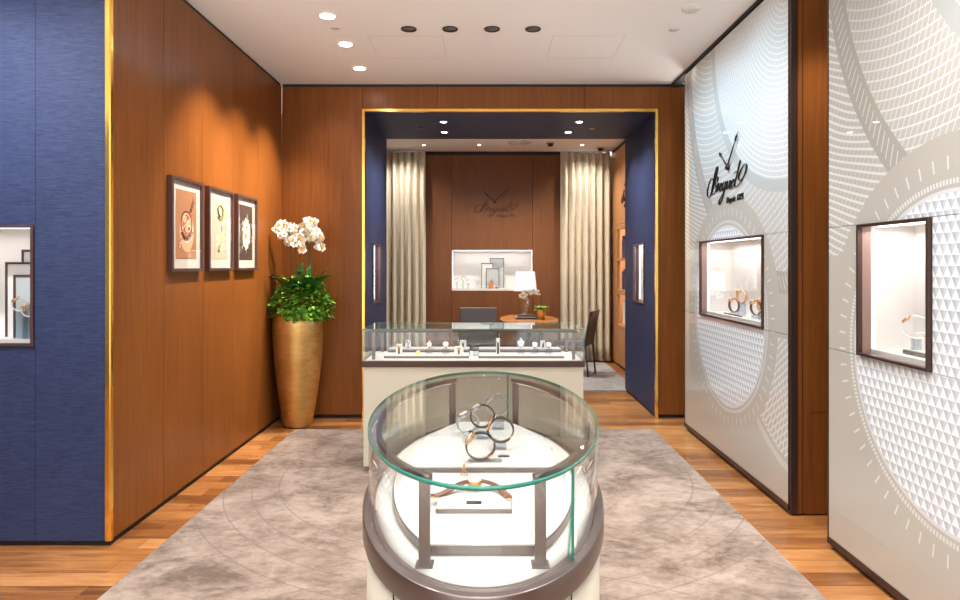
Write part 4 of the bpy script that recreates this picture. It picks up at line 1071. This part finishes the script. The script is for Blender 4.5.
MB().tube([(0,0,.016),(0,0,.42)], .006, 8).build('rod', M['steel'], lp)
sh = MB(); 
def sq(hw, hd, z): return [(-hw,-hd,z),(hw,-hd,z),(hw,hd,z),(-hw,hd,z)]
a = [sh.bm.verts.new(p) for p in sq(.155,.105,.335)]; b = [sh.bm.verts.new(p) for p in sq(.128,.085,.605)]
for k in range(4): sh.bm.faces.new([a[k],a[(k+1)%4],b[(k+1)%4],b[k]])
so = sh.build('lamp_shade', M['shade'], lp); md = so.modifiers.new('t','SOLIDIFY'); md.thickness = .004
pt = thing('flower_pot', 'small tapered gold pot on the desk beside the lamp', 'pot', (.755, 8.80, DT))
MB().lathe([(0,0),(.045,0),(.050,.004),(.064,.12),(.066,.145),(.060,.145),(.058,.125),(0,.125)], 28).build('body', M['goldleaf'], pt)
fo2 = thing('pot_greenery', 'bright green leaves filling the small gold desk pot', 'plant', (.755, 8.80, DT+.126))
mb = MB(); rnd = random.Random(4)
for i in range(46):
    a_ = rnd.uniform(0,2*PI); leaf_pts(mb, (.02*math.cos(a_),.02*math.sin(a_),.01), (math.cos(a_),math.sin(a_),rnd.uniform(.3,1.4)), rnd.uniform(.07,.12), rnd.uniform(.035,.05), .9, rnd.choice((0,1,1)), 4)
mb.build('foliage', LEAFM, fo2, fix=False)
orchid(.76, 8.82, DT+.128, .27, -.28, 10, 'small white orchid arching from the gold desk pot towards the lamp', 'orchids on the desk', seed=21, k=.64, leaves=False)
orchid(.745, 8.79, DT+.128, .24, -.20, 8, 'lower small white orchid spray over the gold desk pot', 'orchids on the desk', seed=22, k=.6, leaves=False)

# ------------------------------------------------------------------ light
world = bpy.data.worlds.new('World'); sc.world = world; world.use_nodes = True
wt = world.node_tree; bg = wt.nodes['Background']            # unseen world light through the open front, added brighter below to lift the ceiling
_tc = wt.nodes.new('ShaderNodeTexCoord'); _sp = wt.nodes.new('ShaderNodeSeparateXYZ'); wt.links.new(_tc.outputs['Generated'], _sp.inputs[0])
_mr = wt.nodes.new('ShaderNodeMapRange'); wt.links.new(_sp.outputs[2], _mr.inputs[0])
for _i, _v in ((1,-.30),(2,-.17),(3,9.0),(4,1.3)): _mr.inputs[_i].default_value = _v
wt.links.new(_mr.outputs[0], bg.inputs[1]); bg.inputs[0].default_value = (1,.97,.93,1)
for (x, y) in dl:
    spot((x, y, CZ-.02), (-2.0, y+.02, 1.85), 230, 62, .95, .03, (1,.86,.68))
# general ceiling downlights
for x in (-1.1, 0, 1.1):
    for y in (-.8, .8, 2.3, 3.9):
        spot((x, y, CZ-.02), (x, y, 0), 85, 125, 1.0, .08, (1,.97,.94))
for x in (-.8, .7): spot((x, 5.5, CZ-.02), (x, 5.7, 0), 70, 120, 1.0, .06, (1,.94,.87))
for x in (-2.9,-2.35): spot((x, 2.35, CZ-.02), (x, 3.41, 1.9), 110, 85, 1.0, .05, (.93,.96,1))
for x in (-1.5, 1.83): spot((x, 5.55, CZ-.02), (x, 6.27, 2.2), 18, 70, 1.0, .03, (1,.88,.72))
for y in (4.2, 4.9, 5.5): spot((.95, y, CZ-.02), (GX, y, 1.9), 54, 115, 1.0, .05, (.66,.85,1))
for y in (1.6, 2.5): spot((.9, y, CZ-.02), (GX, y, 1.4), 34, 100, 1.0, .05, (.93,.97,1))
spot((2.0, 3.58, CZ-.05), (1.98, 3.6, 0), 70, 60, .8, .04, (1,.9,.75))
for x, tx in ((-.445,PX0),(.975,PX1)):
    for y in (6.70, 7.22): spot((x, y, PZ-.02), (tx, y-.1, 1.9), 55, 80, 1.0, .03, (.92,.96,1))
spot((.2, 6.9, PZ-.02), (.2, 6.9, 0), 60, 110, 1.0, .05)
for x in (-1.25, 1.5): spot((x, 9.35, CZ-.03), (x, 9.86, 1.8), 52, 110, 1.0, .06, (1,.96,.90))
for x in (-.1, .75): spot((x, 8.75, CZ-.03), (x, 9.2, .3), 140, 115, 1.0, .05, (1,.93,.84))
spot((1.2, 8.9, CZ-.03), (1.96, 9.2, 1.8), 50, 90, 1.0, .05, (1,.9,.78))

# ------------------------------------------------------------------ camera
cd = bpy.data.cameras.new('camera'); cam = bpy.data.objects.new('camera', cd); COL.objects.link(cam)
cam.location = (0,0,HC); cam.rotation_euler = (PI/2,0,0); cd.lens = 24; cd.sensor_width = 36; cd.sensor_fit = 'HORIZONTAL'
cd.shift_x = -6/960; cd.shift_y = -35/960; cd.clip_start = .05
sc.camera = cam
vs = sc.view_settings; vs.view_transform = 'Standard'; vs.look = 'None'; vs.exposure = .66; vs.gamma = 1; vs.use_curve_mapping = False
c = sc.cycles
c.max_bounces = 12; c.diffuse_bounces = 5; c.glossy_bounces = 5; c.transmission_bounces = 8; c.transparent_max_bounces = 24
c.sample_clamp_indirect = 3.0; c.sample_clamp_direct = 20; c.caustics_reflective = False; c.caustics_refractive = False
c.use_denoising = True; c.use_light_tree = True
